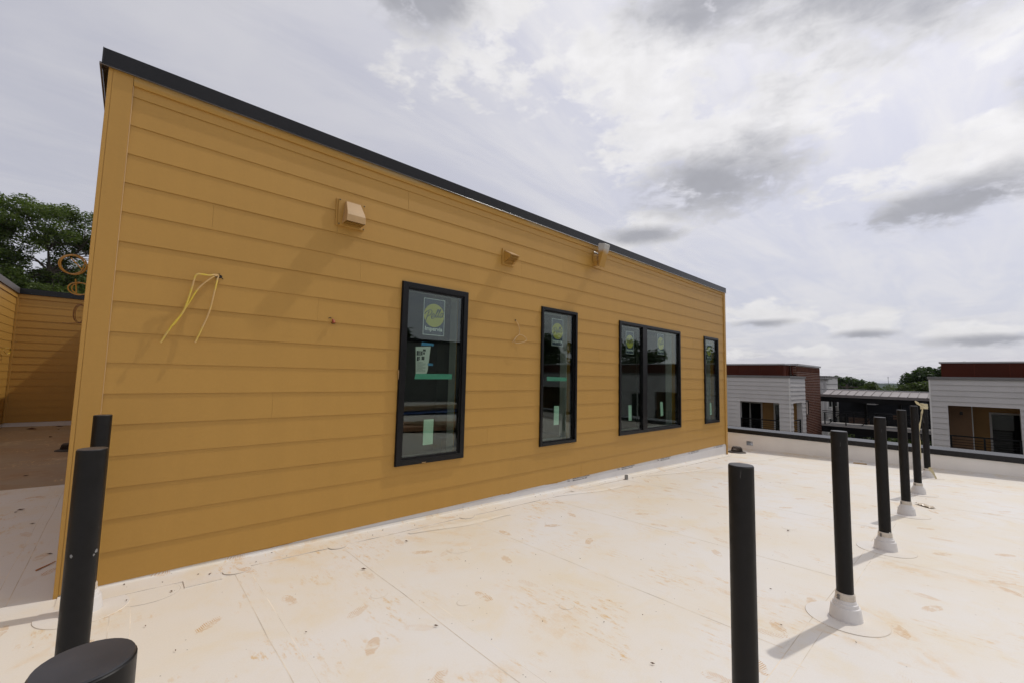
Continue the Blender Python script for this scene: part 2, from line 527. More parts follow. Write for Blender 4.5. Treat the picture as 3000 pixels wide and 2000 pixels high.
class MB:
    def __init__(self, T=None):
        self.v, self.f, self.mi = [], [], []
        self.T = T

    def add(self, vs, fs, mi=0):
        o = len(self.v)
        if self.T:
            vs = [self.T(*p) for p in vs]
        self.v.extend(vs)
        for f in fs:
            self.f.append([i + o for i in f])
            self.mi.append(mi)
        return self

    def box(self, x0, x1, y0, y1, z0, z1, mi=0):
        return self.add([(x0, y0, z0), (x1, y0, z0), (x1, y1, z0), (x0, y1, z0), (x0, y0, z1), (x1, y0, z1), (x1, y1, z1), (x0, y1, z1)],
                        [(0, 3, 2, 1), (4, 5, 6, 7), (0, 1, 5, 4), (1, 2, 6, 5), (2, 3, 7, 6), (3, 0, 4, 7)], mi)

    def hexa(self, p, mi=0):
        return self.add(p, [(0, 3, 2, 1), (4, 5, 6, 7), (0, 1, 5, 4), (1, 2, 6, 5), (2, 3, 7, 6), (3, 0, 4, 7)], mi)

    def prism(self, a, b, mi=0):
        """a and b: matching rings of points (start and end of an extrusion)"""
        n = len(a)
        fs = [tuple(range(n - 1, -1, -1)), tuple(range(n, 2 * n))] + [(i, (i + 1) % n, n + (i + 1) % n, n + i) for i in range(n)]
        return self.add(list(a) + list(b), fs, mi)

    def lathe(self, prof, n=24, c=(0, 0), mi=0, cap=True, mis=None):
        vs, fs = [], []
        for (r, z) in prof:
            for k in range(n):
                a = 2 * math.pi * k / n
                vs.append((c[0] + r * math.cos(a), c[1] + r * math.sin(a), z))
        o = len(self.v)
        for i in range(len(prof) - 1):
            fl = [(i * n + k, i * n + (k + 1) % n, (i + 1) * n + (k + 1) % n, (i + 1) * n + k) for k in range(n)]
            fs.append((fl, mis[i] if mis else mi))
        if self.T:
            vs = [self.T(*p) for p in vs]
        self.v.extend(vs)
        for fl, q in fs:
            for f in fl:
                self.f.append([i + o for i in f])
                self.mi.append(q)
        if cap:
            m = (len(prof) - 1) * n
            self.f.append([o + m + k for k in range(n)])
            self.mi.append(mis[-1] if mis else mi)
            self.f.append([o + k for k in range(n - 1, -1, -1)])
            self.mi.append(mis[0] if mis else mi)
        return self

    def tube(self, pts, r, n=8, mi=0, smooth=0):
        pts = [Vector(p) for p in pts]
        if smooth:
            pts = catmull(pts, smooth)
        rs = r if isinstance(r, (list, tuple)) else [r] * len(pts)
        if len(rs) != len(pts):
            rs = [rs[0] + (rs[-1] - rs[0]) * i / (len(pts) - 1) for i in range(len(pts))]
        vs, fs = [], []
        up = Vector((0.13, 0.27, 0.95))
        nrm = None
        for i, p in enumerate(pts):
            t = (pts[min(i + 1, len(pts) - 1)] - pts[max(i - 1, 0)])
            t = t.normalized() if t.length > 1e-9 else Vector((0, 0, 1))
            if nrm is None:
                nrm = t.cross(up)
                if nrm.length < 1e-3:
                    nrm = t.cross(Vector((1, 0, 0)))
            nrm = (nrm - t * nrm.dot(t)).normalized()
            bn = t.cross(nrm)
            for k in range(n):
                a = 2 * math.pi * k / n
                q = p + (nrm * math.cos(a) + bn * math.sin(a)) * rs[i]
                vs.append(tuple(q))
        for i in range(len(pts) - 1):
            for k in range(n):
                fs.append((i * n + k, i * n + (k + 1) % n, (i + 1) * n + (k + 1) % n, (i + 1) * n + k))
        m = (len(pts) - 1) * n
        fs.append(tuple(range(n - 1, -1, -1)))
        fs.append(tuple(m + k for k in range(n)))
        return self.add(vs, fs, mi)

    def mesh(self, me, M, mi=0):
        self.add([tuple(M @ v.co) for v in me.vertices], [tuple(p.vertices) for p in me.polygons], mi)
        return self


def catmull(p, k):
    out = []
    q = [p[0]] + list(p) + [p[-1]]
    for i in range(1, len(q) - 2):
        for j in range(k):
            t = j / k
            a, b_, c, d = q[i - 1], q[i], q[i + 1], q[i + 2]
            out.append(0.5 * ((2 * b_) + (c - a) * t + (2 * a - 5 * b_ + 4 * c - d) * t * t + (3 * b_ - a - 3 * c + d) * t ** 3))
    out.append(p[-1])
    return out


def build(name, mb, mats, parent=None, smooth=False, bevel=0.0, loc=None):
    me = bpy.data.meshes.new(name)
    me.from_pydata([tuple(v) for v in mb.v], [], mb.f)
    ms = mats if isinstance(mats, (list, tuple)) else [mats]
    for m in ms:
        me.materials.append(m)
    if len(ms) > 1:
        me.polygons.foreach_set('material_index', mb.mi)
    bm = bmesh.new()
    bm.from_mesh(me)
    bmesh.ops.recalc_face_normals(bm, faces=bm.faces)
    bm.to_mesh(me)
    bm.free()
    if smooth:
        me.polygons.foreach_set('use_smooth', [True] * len(me.polygons))
        try:
            me.set_sharp_from_angle(angle=rad(38))
        except Exception:
            pass
    me.update()
    o = bpy.data.objects.new(name, me)
    COL.objects.link(o)
    if parent is not None:
        o.parent = parent
    if loc:
        o.location = loc
    if bevel > 0:
        bv = o.modifiers.new('bevel', 'BEVEL')
        bv.width = bevel
        bv.segments = 2
        bv.limit_method = 'ANGLE'
        bv.angle_limit = rad(50)
    return o


def tag(o, label=None, cat=None, group=None, kind=None):
    if label:
        o['label'] = label
    if cat:
        o['category'] = cat
    if group:
        o['group'] = group
    if kind:
        o['kind'] = kind
    return o


def thing(name, label, cat, loc=(0, 0, 0), group=None):
    o = bpy.data.objects.new(name, None)
    o.empty_display_size = 0.2
    COL.objects.link(o)
    o.location = loc
    return tag(o, label, cat, group)


def copy_of(src, parent, loc):
    o = src.copy()
    COL.objects.link(o)
    o.parent = parent
    o.location = loc
    return o


FONT_CACHE = {}


def text_mesh(s, bold=0.0):
    key = (s, bold)
    if key in FONT_CACHE:
        return FONT_CACHE[key]
    cu = bpy.data.curves.new('lettering', 'FONT')
    cu.body = s
    cu.size = 1.0
    cu.offset = bold
    cu.resolution_u = 3
    o = bpy.data.objects.new('lettering', cu)
    COL.objects.link(o)
    dg = bpy.context.evaluated_depsgraph_get()
    dg.update()
    me = bpy.data.meshes.new_from_object(o.evaluated_get(dg))
    bpy.data.objects.remove(o)
    xs = [v.co.x for v in me.vertices]
    ys = [v.co.y for v in me.vertices]
    FONT_CACHE[key] = (me, min(xs), max(xs), min(ys), max(ys))
    return FONT_CACHE[key]


def put_text(mb, s, x0, x1, z0, z1, y, mi, bold=0.0):
    """flat lettering facing -Y that fills the given rectangle"""
    me, a, b_, c, d = text_mesh(s, bold)
    sx, sz = (x1 - x0) / (b_ - a), (z1 - z0) / (d - c)
    M = Matrix(((sx, 0, 0, x0 - a * sx), (0, 0, 1, y), (0, sz, 0, z0 - c * sz), (0, 0, 0, 1)))
    mb.mesh(me, M, mi)


def ribbon(mb, pts, w, y, mi):
    """flat pen stroke in the XZ plane"""
    p = catmull([Vector((a, 0, c)) for a, c in pts], 5)
    L, R = [], []
    for i, q in enumerate(p):
        t = (p[min(i + 1, len(p) - 1)] - p[max(i - 1, 0)]).normalized()
        nn = Vector((-t.z, 0, t.x)) * w * (0.75 + 0.5 * abs(t.z))
        L.append((q.x + nn.x, y, q.z + nn.z))
        R.append((q.x - nn.x, y, q.z - nn.z))
    n = len(p)
    mb.add(L + R, [(i, i + 1, n + i + 1, n + i) for i in range(n - 1)], mi)


# wall frames: s runs along the wall, n points out of it
def face_negY(y0):
    return lambda s, n, z: (s, y0 - n, z)


def face_posY(y0):
    return lambda s, n, z: (s, y0 + n, z)


def face_negX(x0):
    return lambda s, n, z: (x0 - n, s, z)


def face_posX(x0):
    return lambda s, n, z: (x0 + n, s, z)


def siding(parent, T, s0, s1, z0, count, pitch, m, openings=(), joints=(), step=3.66, top=None, prou=0.0140, lap=0.0062, name='siding_board', seed=1):
    """lap siding, one object per board"""
    r = random.Random(seed)
    for c in range(count):
        za, zb = z0 + c * pitch, z0 + (c + 1) * pitch
        if top is not None:
            zb = min(zb, top)
            if zb - za < 0.02:
                continue
        cuts = [x for (cc, x) in joints if cc == c]
        if not any(cc == c for cc, _ in joints) and step:
            x = s0 + r.uniform(0.5, step)
            while x < s1 - 0.4:
                cuts.append(x)
                x += step
        edges = [s0] + sorted(cuts) + [s1]
        for i in range(len(edges) - 1):
            a, b_ = edges[i] + (0.0006 if i else 0), edges[i + 1] - (0.0006 if i + 2 < len(edges) else 0)
            # split by openings
            marks = sorted({a, b_} | {min(max(v, a), b_) for o in openings for v in o[:2]})
            groups, cur = [], []
            for u, v in zip(marks, marks[1:]):
                if v - u < 1e-4:
                    continue
                mid = (u + v) / 2
                rects = [(za, zb)]
                for (o0, o1, oa, ob) in openings:
                    if o0 < mid < o1:
                        nr = []
                        for (p, q) in rects:
                            if oa > p:
                                nr.append((p, min(q, oa)))
                            if ob < q:
                                nr.append((max(p, ob), q))
                        rects = [x for x in nr if x[1] - x[0] > 0.004]
                if rects:
                    cur += [(u, v, p, q) for p, q in rects]
                elif cur:
                    groups.append(cur)
                    cur = []
            if cur:
                groups.append(cur)
            wob = r.uniform(-0.0007, 0.0007)
            for gr in groups:
                mb = MB(T)
                for (u, v, p, q) in gr:
                    def fr(z):
                        return prou + wob - (z - za) / pitch * lap
                    hi = q + (0.018 if q >= zb - 1e-4 and top is None else 0)
                    ring = lambda s: [(s, fr(p) - lap * .62, p), (s, fr(p), p), (s, fr(hi), hi), (s, fr(hi) - lap * .62, hi)]
                    mb.prism(ring(u), ring(v))
                build(name, mb, m, parent)


# =================================================================== SETTING
def zroof(x, y):
    return -0.015 - 0.0225 * x - (0.032 * y if y < 0 else 0.0136 * y)


# ground far below, out to the horizon
mb = MB()
N = 64
ring = [(0, 0, -9)]
for rr in (60, 300, 1200, 6000):
    for k in range(N):
        a = 2 * math.pi * k / N
        ring.append((rr * math.cos(a), rr * math.sin(a), -9.0 - (0 if rr < 1000 else rr * 0.002)))
fs = [(0, 1 + k, 1 + (k + 1) % N) for k in range(N)]
for q in range(3):
    for k in range(N):
        fs.append((1 + q * N + k, 1 + q * N + (k + 1) % N, 1 + (q + 1) * N + (k + 1) % N, 1 + (q + 1) * N + k))
mb.add(ring, fs)
tag(build('ground', mb, M_ground), kind='structure')

# low wooded ridges on the skyline
for nm, dist, amp, base, sd_ in (('hills', 2500, 9.0, -1.0, 3), ('hills', 1300, 5.0, -7.5, 5), ('hills', 700, 3.5, -9.0, 8)):
    r = random.Random(sd_)
    ph = [(r.uniform(0, 6.28), r.uniform(5, 60), r.uniform(.2, 1)) for _ in range(14)]
    mb = MB()
    n = 720
    top, bot, bk = [], [], []
    for k in range(n):
        a = 2 * math.pi * k / n
        h = sum(w * math.sin(int(fq) * a + p) for p, fq, w in ph) / 3.0
        h += r.uniform(-.35, .35)
        top.append((dist * math.cos(a), dist * math.sin(a), base + amp * (0.5 + 0.32 * h)))
        bot.append(((dist - 0.12 * dist) * math.cos(a), (dist - 0.12 * dist) * math.sin(a), -16))
        bk.append(((dist * 1.15) * math.cos(a), (dist * 1.15) * math.sin(a), -24))
    fs = []
    for k in range(n):
        j = (k + 1) % n
        fs += [(n + k, n + j, j, k), (k, j, 2 * n + j, 2 * n + k)]
    mb.add(top + bot + bk, fs)
    tag(build(nm, mb, M_wood_far), kind='structure')

# the roof the camera stands on: slab, then lapped membrane sheets
RX0, RX1, RY0 = -8.0, 11.35, -16.0
rf = MB()


def roof_slab(mbx, x0, x1, y0, y1, lo, hi, mi=0, off=(0, 0, 0, 0)):
    c = [(x0, y0), (x1, y0), (x1, y1), (x0, y1)]
    mbx.hexa([(x, y, zroof(x, y) + lo) for x, y in c] + [(x, y, zroof(x, y) + hi + o) for (x, y), o in zip(c, off)], mi)


roof_slab(rf, RX0, RX1, RY0, 0.0, -0.30, -0.004)
roof_slab(rf, RX0, RX1, 0.0, 14.0, -0.30, -0.004)
roof = tag(build('roof_deck', rf, M_memp), kind='structure')
XS = [-8.0, -5.4, -2.6, 0.30, 0.92, 1.66, 2.88, 4.15, 5.9, 7.6, 9.4, 11.2]


def sheet(x0, x1, y0, y1, m=None, lift=0.0):
    s = MB()
    k = 0.0005
    roof_slab(s, x0 + k, x1 - k, y0 + k, y1 - k, -0.003, 0.0 + lift)
    return build('membrane_sheet', s, m or M_mem, roof)


for i in range(len(XS) - 1):
    sheet(XS[i], XS[i + 1], -3.11, 0.0)
for a, b_ in zip([-8, -4.2, -1.3, 2.2, 4.9, 7.6, 9.6], [-4.2, -1.3, 2.2, 4.9, 7.6, 9.6, 11.2]):
    sheet(a, b_, -9.0, -3.11)
sheet(-8, 11.2, -16, -9.0)
sheet(-8, -0.22, 0.0, 3.72)
sheet(-0.22, 0.0, 0.0, 3.72)
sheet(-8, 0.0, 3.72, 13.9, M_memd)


def strip(x0, y0, x1, y1, w, h=0.0013, name='seam_strip', m=None, wav=0.004, seed=0):
    """welded cover strip with a bevelled, dirt-holding edge"""
    r = random.Random(seed + int(1000 * (x0 + 7 * y0)))
    d = Vector((x1 - x0, y1 - y0))
    L = d.length
    d.normalize()
    nn = Vector((-d.y, d.x))
    k = max(2, int(L / 0.35))
    s = MB()
    rows = []
    for i in range(k + 1):
        p = Vector((x0, y0)) + d * (L * i / k)
        wl, wr = w / 2 + r.uniform(-wav, wav), w / 2 + r.uniform(-wav, wav)
        row = []
        for off, hh in ((-wl - 0.0045, 0.0004), (-wl, h), (wr, h), (wr + 0.003, 0.0004)):
            q = p + nn * off
            row.append((q.x, q.y, zroof(q.x, q.y) + hh))
        rows.append(row)
    for i in range(k):
        a, b_ = rows[i], rows[i + 1]
        s.add(a + b_, [(0, 1, 5, 4)], 1)
        s.add(a + b_, [(1, 2, 6, 5)], 0)
        s.add(a + b_, [(2, 3, 7, 6)], 1)
    return build(name, s, [m or M_mem, M_dirt], roof)


for x in XS[3:-1]:
    strip(x, -0.20, x + rng.uniform(-.02, .02), -3.05, 0.085)
strip(11.1, -3.11, -8, -3.11, 0.07)
for x in (-1.3, 2.2, 4.9, 7.6, 9.6):
    strip(x, -3.16, x, -9, 0.085)
strip(-0.22, 0.03, -0.26, 3.7, 0.06)
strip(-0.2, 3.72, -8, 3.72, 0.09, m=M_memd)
# membrane strip that turns down from the wall onto the roof, with its own visible lower edge
s = MB()
n = 60
rows = []
r = random.Random(4)
for i in range(n + 1):
    x = 0.02 + 9.98 * i / n
    ye = -0.215 + r.uniform(-.006, .006) + (0.07 if x > 4.4 else 0)
    rows.append([(x, -0.006, zroof(x, 0) + 0.03), (x, -0.014, zroof(x, 0) + 0.011), (x, -0.035, zroof(x, 0) + 0.006),
                 (x, ye, zroof(x, ye) + 0.0045), (x, ye - 0.004, zroof(x, ye) + 0.0004)])
for i in range(n):
    a, b_ = rows[i], rows[i + 1]
    for j in range(4):
        s.add(a + b_, [(j, j + 1, 6 + j, 5 + j)], 1 if j == 3 else 0)
build('base_strip', s, [M_mem, M_dirt2], roof, smooth=True)


def patch(x, y, rx, ry, n=40, name='cover_patch', m=None, lift=0.0048, dm=1):
    s = MB()
    ring = [(x + rx * math.cos(2 * math.pi * k / n), y + ry * math.sin(2 * math.pi * k / n)) for k in range(n)]
    out = [(x + (rx + .0025) * math.cos(2 * math.pi * k / n), y + (ry + .0025) * math.sin(2 * math.pi * k / n)) for k in range(n)]
    vs = [(a, b_, zroof(a, b_) + lift) for a, b_ in ring] + [(a, b_, zroof(a, b_) + 0.0008) for a, b_ in out]
    s.add(vs, [tuple(range(n))], 0)
    s.add(vs, [(k, (k + 1) % n, n + (k + 1) % n, n + k) for k in range(n)], 1)
    return s


for x, y, a in ((0.90, -0.235, .085), (1.60, -0.215, .075), (2.33, -0.88, .10), (3.44, -0.92, .095), (0.42, -0.30, .16), (2.9, -0.21, .08), (5.15, -2.47, .07), (4.7, -0.16, .07), (2.3, -2.05, .05), (1.5, -1.2, .05), (1.85, -1.62, .045)):
    build('cover_patch', patch(x, y, a, a * .85, lift=.0066 if y > -.3 else .0017), [M_mem, M_dirt if y < -0.3 else M_dirt2], roof)
s = MB()
roof_slab(s, 0.60, 0.80, -0.34, -0.22, 0.0, 0.0068)
build('cover_patch', s, M_memp, roof)

# wrinkled membrane folds near the wall foot
for x0, x1, y0, y1, h in ((2.2, 3.3, -0.30, -0.42, .010), (4.3, 5.6, -0.20, -0.42, .014), (6.4, 8.3, -0.22, -0.62, .012), (9.0, 10.8, -.55, -.95, .010)):
    s = MB()
    k = 24
    rows = []
    for i in range(k + 1):
        t = i / k
        x = x0 + (x1 - x0) * t
        y = y0 + (y1 - y0) * t + 0.012 * math.sin(9 * t)
        hh = h * math.sin(math.pi * t) ** 0.7 + 0.0005
        w = 0.05 * (0.4 + math.sin(math.pi * t))
        rows.append([(x, y + w * o, zroof(x, y) + 0.0042 + hh * e) for o, e in ((-1, -.02), (-.4, .55), (0, 1), (.4, .55), (1, -.02))])
    for i in range(k):
        a, b_ = rows[i], rows[i + 1]
        s.add(a + b_, [(j, j + 1, 6 + j, 5 + j) for j in range(4)])
    build('membrane_fold', s, M_mem, roof, smooth=True)

# =================================================================== YELLOW PENTHOUSE
PH = thing('yellow_penthouse', 'yellow lap sided rooftop penthouse with five black framed window lights and charcoal coping', 'building')
LX = 10.10
WINS = [(2.172, 2.960), (4.148, 4.867), (5.916, 7.936), (8.989, 9.684)]
WZ0, WZ1 = 0.490, 2.272
TY = face_negY(0.0)
OPEN = [(a, b_, WZ0, WZ1) for a, b_ in WINS]
joints = [(11, 1.75), (11, 6.53), (12, 2.98), (13, 3.78), (14, 4.56), (14, 8.09), (13, 7.32), (1, 3.68), (13, 0.62 + .9), (12, 0.62), (2, 8.2), (3, 3.3), (4, 8.3), (5, 1.1), (0, 5.0), (6, 3.5), (7, 8.4), (8, 5.4), (9, 1.4), (10, 8.5), (15, 2.2), (15, 8.8)]
siding(PH, TY, 0.125, LX - 0.08, 0.0, 16, 0.2, M_yel, OPEN, joints)
siding(PH, TY, 0.125, LX - 0.08, 3.2, 1, 0.2, M_yel, (), [], step=0, top=3.275)
b = MB(TY).box(0.125, LX - 0.03, 0.0, 0.024, 3.272, 3.352)
build('frieze_board', b, M_frieze, PH, bevel=0.002)
# corner boards: a thin side piece whose edge shows, and the wide face piece
z0c = -0.02
build('corner_board', MB().box(0.022, 0.123, -0.026, 0.0, z0c + .02, 3.36), M_yel, PH, bevel=0.002)
build('corner_board', MB().box(0.0, 0.0215, -0.0250, 0.12, z0c - .01, 3.36), M_yel, PH, bevel=0.002)
build('corner_board', MB().box(LX - 0.078, LX, -0.027, 0.0, -0.02, 3.36), M_yel, PH, bevel=0.002)
build('corner_board', MB().box(LX + 0.001, LX + 0.024, -0.024, 0.12, -0.235, 3.36), M_yel, PH, bevel=0.002)
build('corner_board', MB().box(LX - 0.024, LX - 0.002, -0.022, 0.0, -0.235, -0.021), M_yel, PH)
# caulk bead along the inside of the wide corner board
build('caulk_bead', MB().tube([(0.1245, -0.0155, 0.02), (0.1245, -0.0155, 1.6), (0.1245, -0.0155, 3.27)], 0.0045, 6), M_hood, PH)
# wall body with window holes
w = MB()
xs = [0.0215]
for a, b_ in WINS:
    xs += [a + .02, b_ - .02]
xs.append(LX)
for i in range(len(xs) - 1):
    if i % 2 == 0:
        w.box(xs[i], xs[i + 1], 0.0, 0.14, -0.30, 3.40)
    else:
        w.box(xs[i], xs[i + 1], 0.0, 0.14, -0.30, WZ0 + .02)
        w.box(xs[i], xs[i + 1], 0.0, 0.14, WZ1 - .02, 3.40)
w.box(0.022, 0.15, 0.14, 12.0, -0.30, 3.40)
w.box(LX - 0.13, LX, 0.14, 12.0, -0.40, 3.40)
w.box(0.15, LX - .13, 11.86, 12.0, -0.40, 3.40)
w.box(0.15, LX - .13, 0.14, 11.86, 3.18, 3.40)
build('wall', w, M_yel, PH)
# side faces
siding(PH, face_negX(0.022), 0.125, 11.99, 0.0, 16, 0.2, M_yel, (), (), step=3.66, seed=5)
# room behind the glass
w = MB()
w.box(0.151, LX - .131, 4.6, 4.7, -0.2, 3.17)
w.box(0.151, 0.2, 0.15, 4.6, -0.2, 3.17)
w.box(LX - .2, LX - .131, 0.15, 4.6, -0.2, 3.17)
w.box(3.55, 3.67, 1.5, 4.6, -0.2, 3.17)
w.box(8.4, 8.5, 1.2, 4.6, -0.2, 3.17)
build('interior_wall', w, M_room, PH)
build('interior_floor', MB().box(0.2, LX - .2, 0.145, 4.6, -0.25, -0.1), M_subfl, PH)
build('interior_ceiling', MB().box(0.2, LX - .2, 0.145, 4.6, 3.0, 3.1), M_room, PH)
# window reveals inside
for a, b_ in WINS:
    q = MB()
    q.box(a + .0, a + .03, 0.142, 0.26, WZ0, WZ1)
    q.box(b_ - .03, b_, 0.142, 0.26, WZ0, WZ1)
    q.box(a + .03, b_ - .03, 0.142, 0.26, WZ1 - .03, WZ1)
    q.box(a + .03, b_ - .03, 0.142, 0.26, WZ0, WZ0 + .03)
    build('window_reveal', q, M_drywall, PH)
# coping in lengths
for a, b_ in ((-0.035, 2.862), (2.864, 5.737), (5.739, 8.598), (8.600, LX + 0.045)):
    c = MB(TY)
    pr = lambda s: [(s, -0.14, 3.36), (s, 0.036, 3.337), (s, 0.042, 3.335), (s, 0.034, 3.345), (s, 0.034, 3.452), (s, -0.14, 3.468)]
    c.prism(pr(a), pr(b_))
    build('coping', c, M_cop, PH)
    build('drip_edge', MB(TY).box(a + .001, b_ - .001, 0.0335, 0.0445, 3.3315, 3.3345), M_edge if a > 0 else M_copbr, PH)
c = MB()
c.prism([(-0.034, -0.04, 3.345), (-0.034, 12.0, 3.345), (-0.034, 12.0, 3.452), (-0.034, -0.04, 3.452)], [(0.14, 0.14, 3.36), (0.14, 12.0, 3.36), (0.14, 12.0, 3.468), (0.14, 0.14, 3.468)])
build('coping', c, M_cop, PH)
build('drip_edge', MB().box(-0.044, -0.0345, -0.046, 12.0, 3.328, 3.343), M_copbr, PH)
build('coping', MB().box(LX - .1, LX + 0.046, 0.141, 12.0, 3.337, 3.455), M_cop, PH)
# base flashing below the siding, printed on
q = MB()
n = 40
for i in range(n):
    xa, xb = 0.13 + (LX - .155) * i / n - .0, 0.13 + (LX - .155) * (i + 1) / n
    q.add([(xa, -0.0035, zroof(xa, 0) - .01), (xb, -0.0035, zroof(xb, 0) - .01), (xb, -0.0035, 0.012), (xa, -0.0035, 0.012)], [(0, 1, 2, 3)])
    q.add([(xa, 0.0, zroof(xa, 0) - .01), (xb, 0.0, zroof(xb, 0) - .01), (xb, 0.0, 0.012), (xa, 0.0, 0.012)], [(0, 1, 2, 3)])
fl = build('base_flashing', q, M_flash, PH)
q = MB()
r = random.Random(12)
pr = []
for i in range(61):
    x = 3.0 + 6.95 * i / 60
    zt = -0.022 - 0.006 * (x - 3) + 0.007 * math.sin(2.3 * x) + r.uniform(-.002, .002)
    pr.append((x, zt))
for (xa, a), (xb, c) in zip(pr, pr[1:]):
    q.add([(xa, -0.0036, a), (xb, -0.0036, c), (xb, -0.0075, c - .003), (xa, -0.0075, a - .003)], [(0, 1, 2, 3)], 0)
    q.add([(xa, -0.0075, a - .003), (xb, -0.0075, c - .003), (xb, -0.0062, zroof(xb, 0) + .02), (xa, -0.0062, zroof(xa, 0) + .02)], [(0, 1, 2, 3)], 0)
build('wall_flap', q, M_flash, fl)
for x in (4.74, 5.92, 7.12, 8.29, 9.45):
    t = MB()
    k = 0.0 if x > 5 else 0.006
    t.add([(x - .03, -0.0048, -.004), (x, -0.0048, -.016), (x + .03, -0.0048, -.004), (x + .02, -0.0048, -.004), (x, -0.0048, -.012), (x - .02, -0.0048, -.004)],
          [(0, 1, 4, 5), (1, 2, 3, 4)])
    put_text(t, 'Tested', x - .028, x + .03, -.032, -.019, -0.0086, 0, 0.02)
    put_text(t, 'Reinforced Patch', x + .09, x + .46, -.019, -.003, -0.0050, 0, 0.02)
    put_text(t, 'Membrane 60 Mil', x + .09, x + .40, -.042, -.027, -0.0088, 0, 0.01)
    build('printed_text', t, M_print, fl)
# paint that ran below the last board onto the flashing
for x0, x1, h in ((4.25, 4.75, .02), (0.6, 1.5, .012), (3.55, 3.8, .015)):
    q = MB()
    pts = [(x0 + (x1 - x0) * i / 12, -h * math.sin(math.pi * i / 12) ** .6 * r.uniform(.6, 1.0)) for i in range(13)]
    for (xa, a), (xb, c) in zip(pts, pts[1:]):
        q.add([(xa, -0.0052, .004), (xb, -0.0052, .004), (xb, -0.0052, c), (xa, -0.0052, a)], [(0, 1, 2, 3)])
    build('paint_overrun', q, M_yel, fl)

# ---- windows
PELLA = [
    [(450, 445), (468, 421), (505, 402), (535, 400), (548, 420), (534, 446), (506, 463), (480, 468)],
    [(508, 412), (486, 470), (460, 528)],
    [(536, 480), (560, 474), (579, 456), (571, 441), (553, 452), (542, 478), (552, 496), (574, 489), (592, 468)],
    [(592, 468), (624, 426), (639, 402), (627, 399), (609, 440), (600, 474), (608, 486), (624, 474)],
    [(624, 474), (655, 426), (670, 402), (658, 399), (641, 440), (632, 474), (640, 486), (654, 478)],
    [(702, 446), (682, 441), (663, 461), (662, 486), (679, 486), (696, 464), (706, 442), (696, 480), (710, 487)],
]


def sticker(parent, x0, x1, z0, z1, y):
    """brand label: navy ground, white keyline, yellow disc with script, product line below"""
    q = MB()
    q.box(x0, x1, y, y + .0006, z0, z1, 0)
    k = 0.006
    for bx in ((x0, x1, z1 - k, z1), (x0, x1, z0, z0 + k), (x0, x0 + k, z0 + k, z1 - k), (x1 - k, x1, z0 + k, z1 - k)):
        q.box(bx[0], bx[1], y - .0008, y - .0002, bx[2], bx[3], 2)
    w_ = x1 - x0
    cx, cz, rr = (x0 + x1) / 2, z1 - 0.455 * (z1 - z0), w_ * 0.475
    nn = 48
    ring = [(cx + rr * math.cos(2 * math.pi * i / nn), y - .0010, cz + rr * 1.0 * math.sin(2 * math.pi * i / nn)) for i in range(nn)]
    q.add(ring, [tuple(range(nn))], 1)
    sc = w_ / 290
    for st in PELLA:
        pts = [(cx + (u - 580) * sc, cz - ((v - 0.13 * (u - 580)) - 462) * sc * 1.08) for u, v in st]
        ribbon(q, pts, 0.0036 * w_ / .25, y - .0016, 0)
    put_text(q, 'Impervia', x0 + w_ * .09, x1 - w_ * .09, z0 + (z1 - z0) * .085, z0 + (z1 - z0) * .235, y - .0012, 2, 0.028)
    return build('label_sticker', q, [M_navy, M_laby, M_labw], parent)




def flat(parent, name, pts, y, m, th=0.0008):
    q = MB()
    q.prism([(x, y, z) for x, z in pts], [(x, y + th, z) for x, z in pts])
    return build(name, q, m, parent)


def window(i, a, b_, fw, yfront, ypane, mullions=()):
    wn = bpy.data.objects.new('window', None)
    COL.objects.link(wn)
    wn.parent = PH
    f = MB()
    z0, z1 = WZ0, WZ1
    # outer ring
    f.box(a, a + fw, yfront, 0.06, z0, z1)
    f.box(b_ - fw, b_, yfront, 0.06, z0, z1)
    f.box(a + fw, b_ - fw, yfront, 0.06, z1 - fw, z1)
    f.box(a + fw, b_ - fw, yfront, 0.06, z0, z0 + fw)
    # thin outer nailing lip a little wider than the frame
    e = 0.005
    f.box(a - e, a - .0005, yfront + .012, -0.012, z0 - e, z1 + e)
    f.box(b_ + .0005, b_ + e, yfront + .012, -0.012, z0 - e, z1 + e)
    f.box(a, b_, yfront + .012, -0.012, z1 + .0005, z1 + e)
    f.box(a, b_, yfront + .012, -0.012, z0 - e, z0 - .0005)
    k = 0.016
    f.box(a + fw, a + fw + k, ypane - .012, 0.055, z0 + fw, z1 - fw)
    f.box(b_ - fw - k, b_ - fw, ypane - .012, 0.055, z0 + fw, z1 - fw)
    f.box(a + fw + k, b_ - fw - k, ypane - .012, 0.055, z1 - fw - k, z1 - fw)
    f.box(a + fw + k, b_ - fw - k, ypane - .012, 0.055, z0 + fw, z0 + fw + k)
    for (m0, m1) in mullions:
        f.box(m0, m1, yfront + .004, 0.058, z0 + fw, z1 - fw)
    build('frame', f, M_blk, wn, bevel=0.002)
    ed = [a + fw + k * .5] + [v for m in mullions for v in m] + [b_ - fw - k * .5]
    for p, q_ in zip(ed[::2], ed[1::2]):
        build('pane', MB().box(p, q_, ypane, ypane + .006, z0 + fw + .006, z1 - fw - .006), M_glass, wn)
    return wn


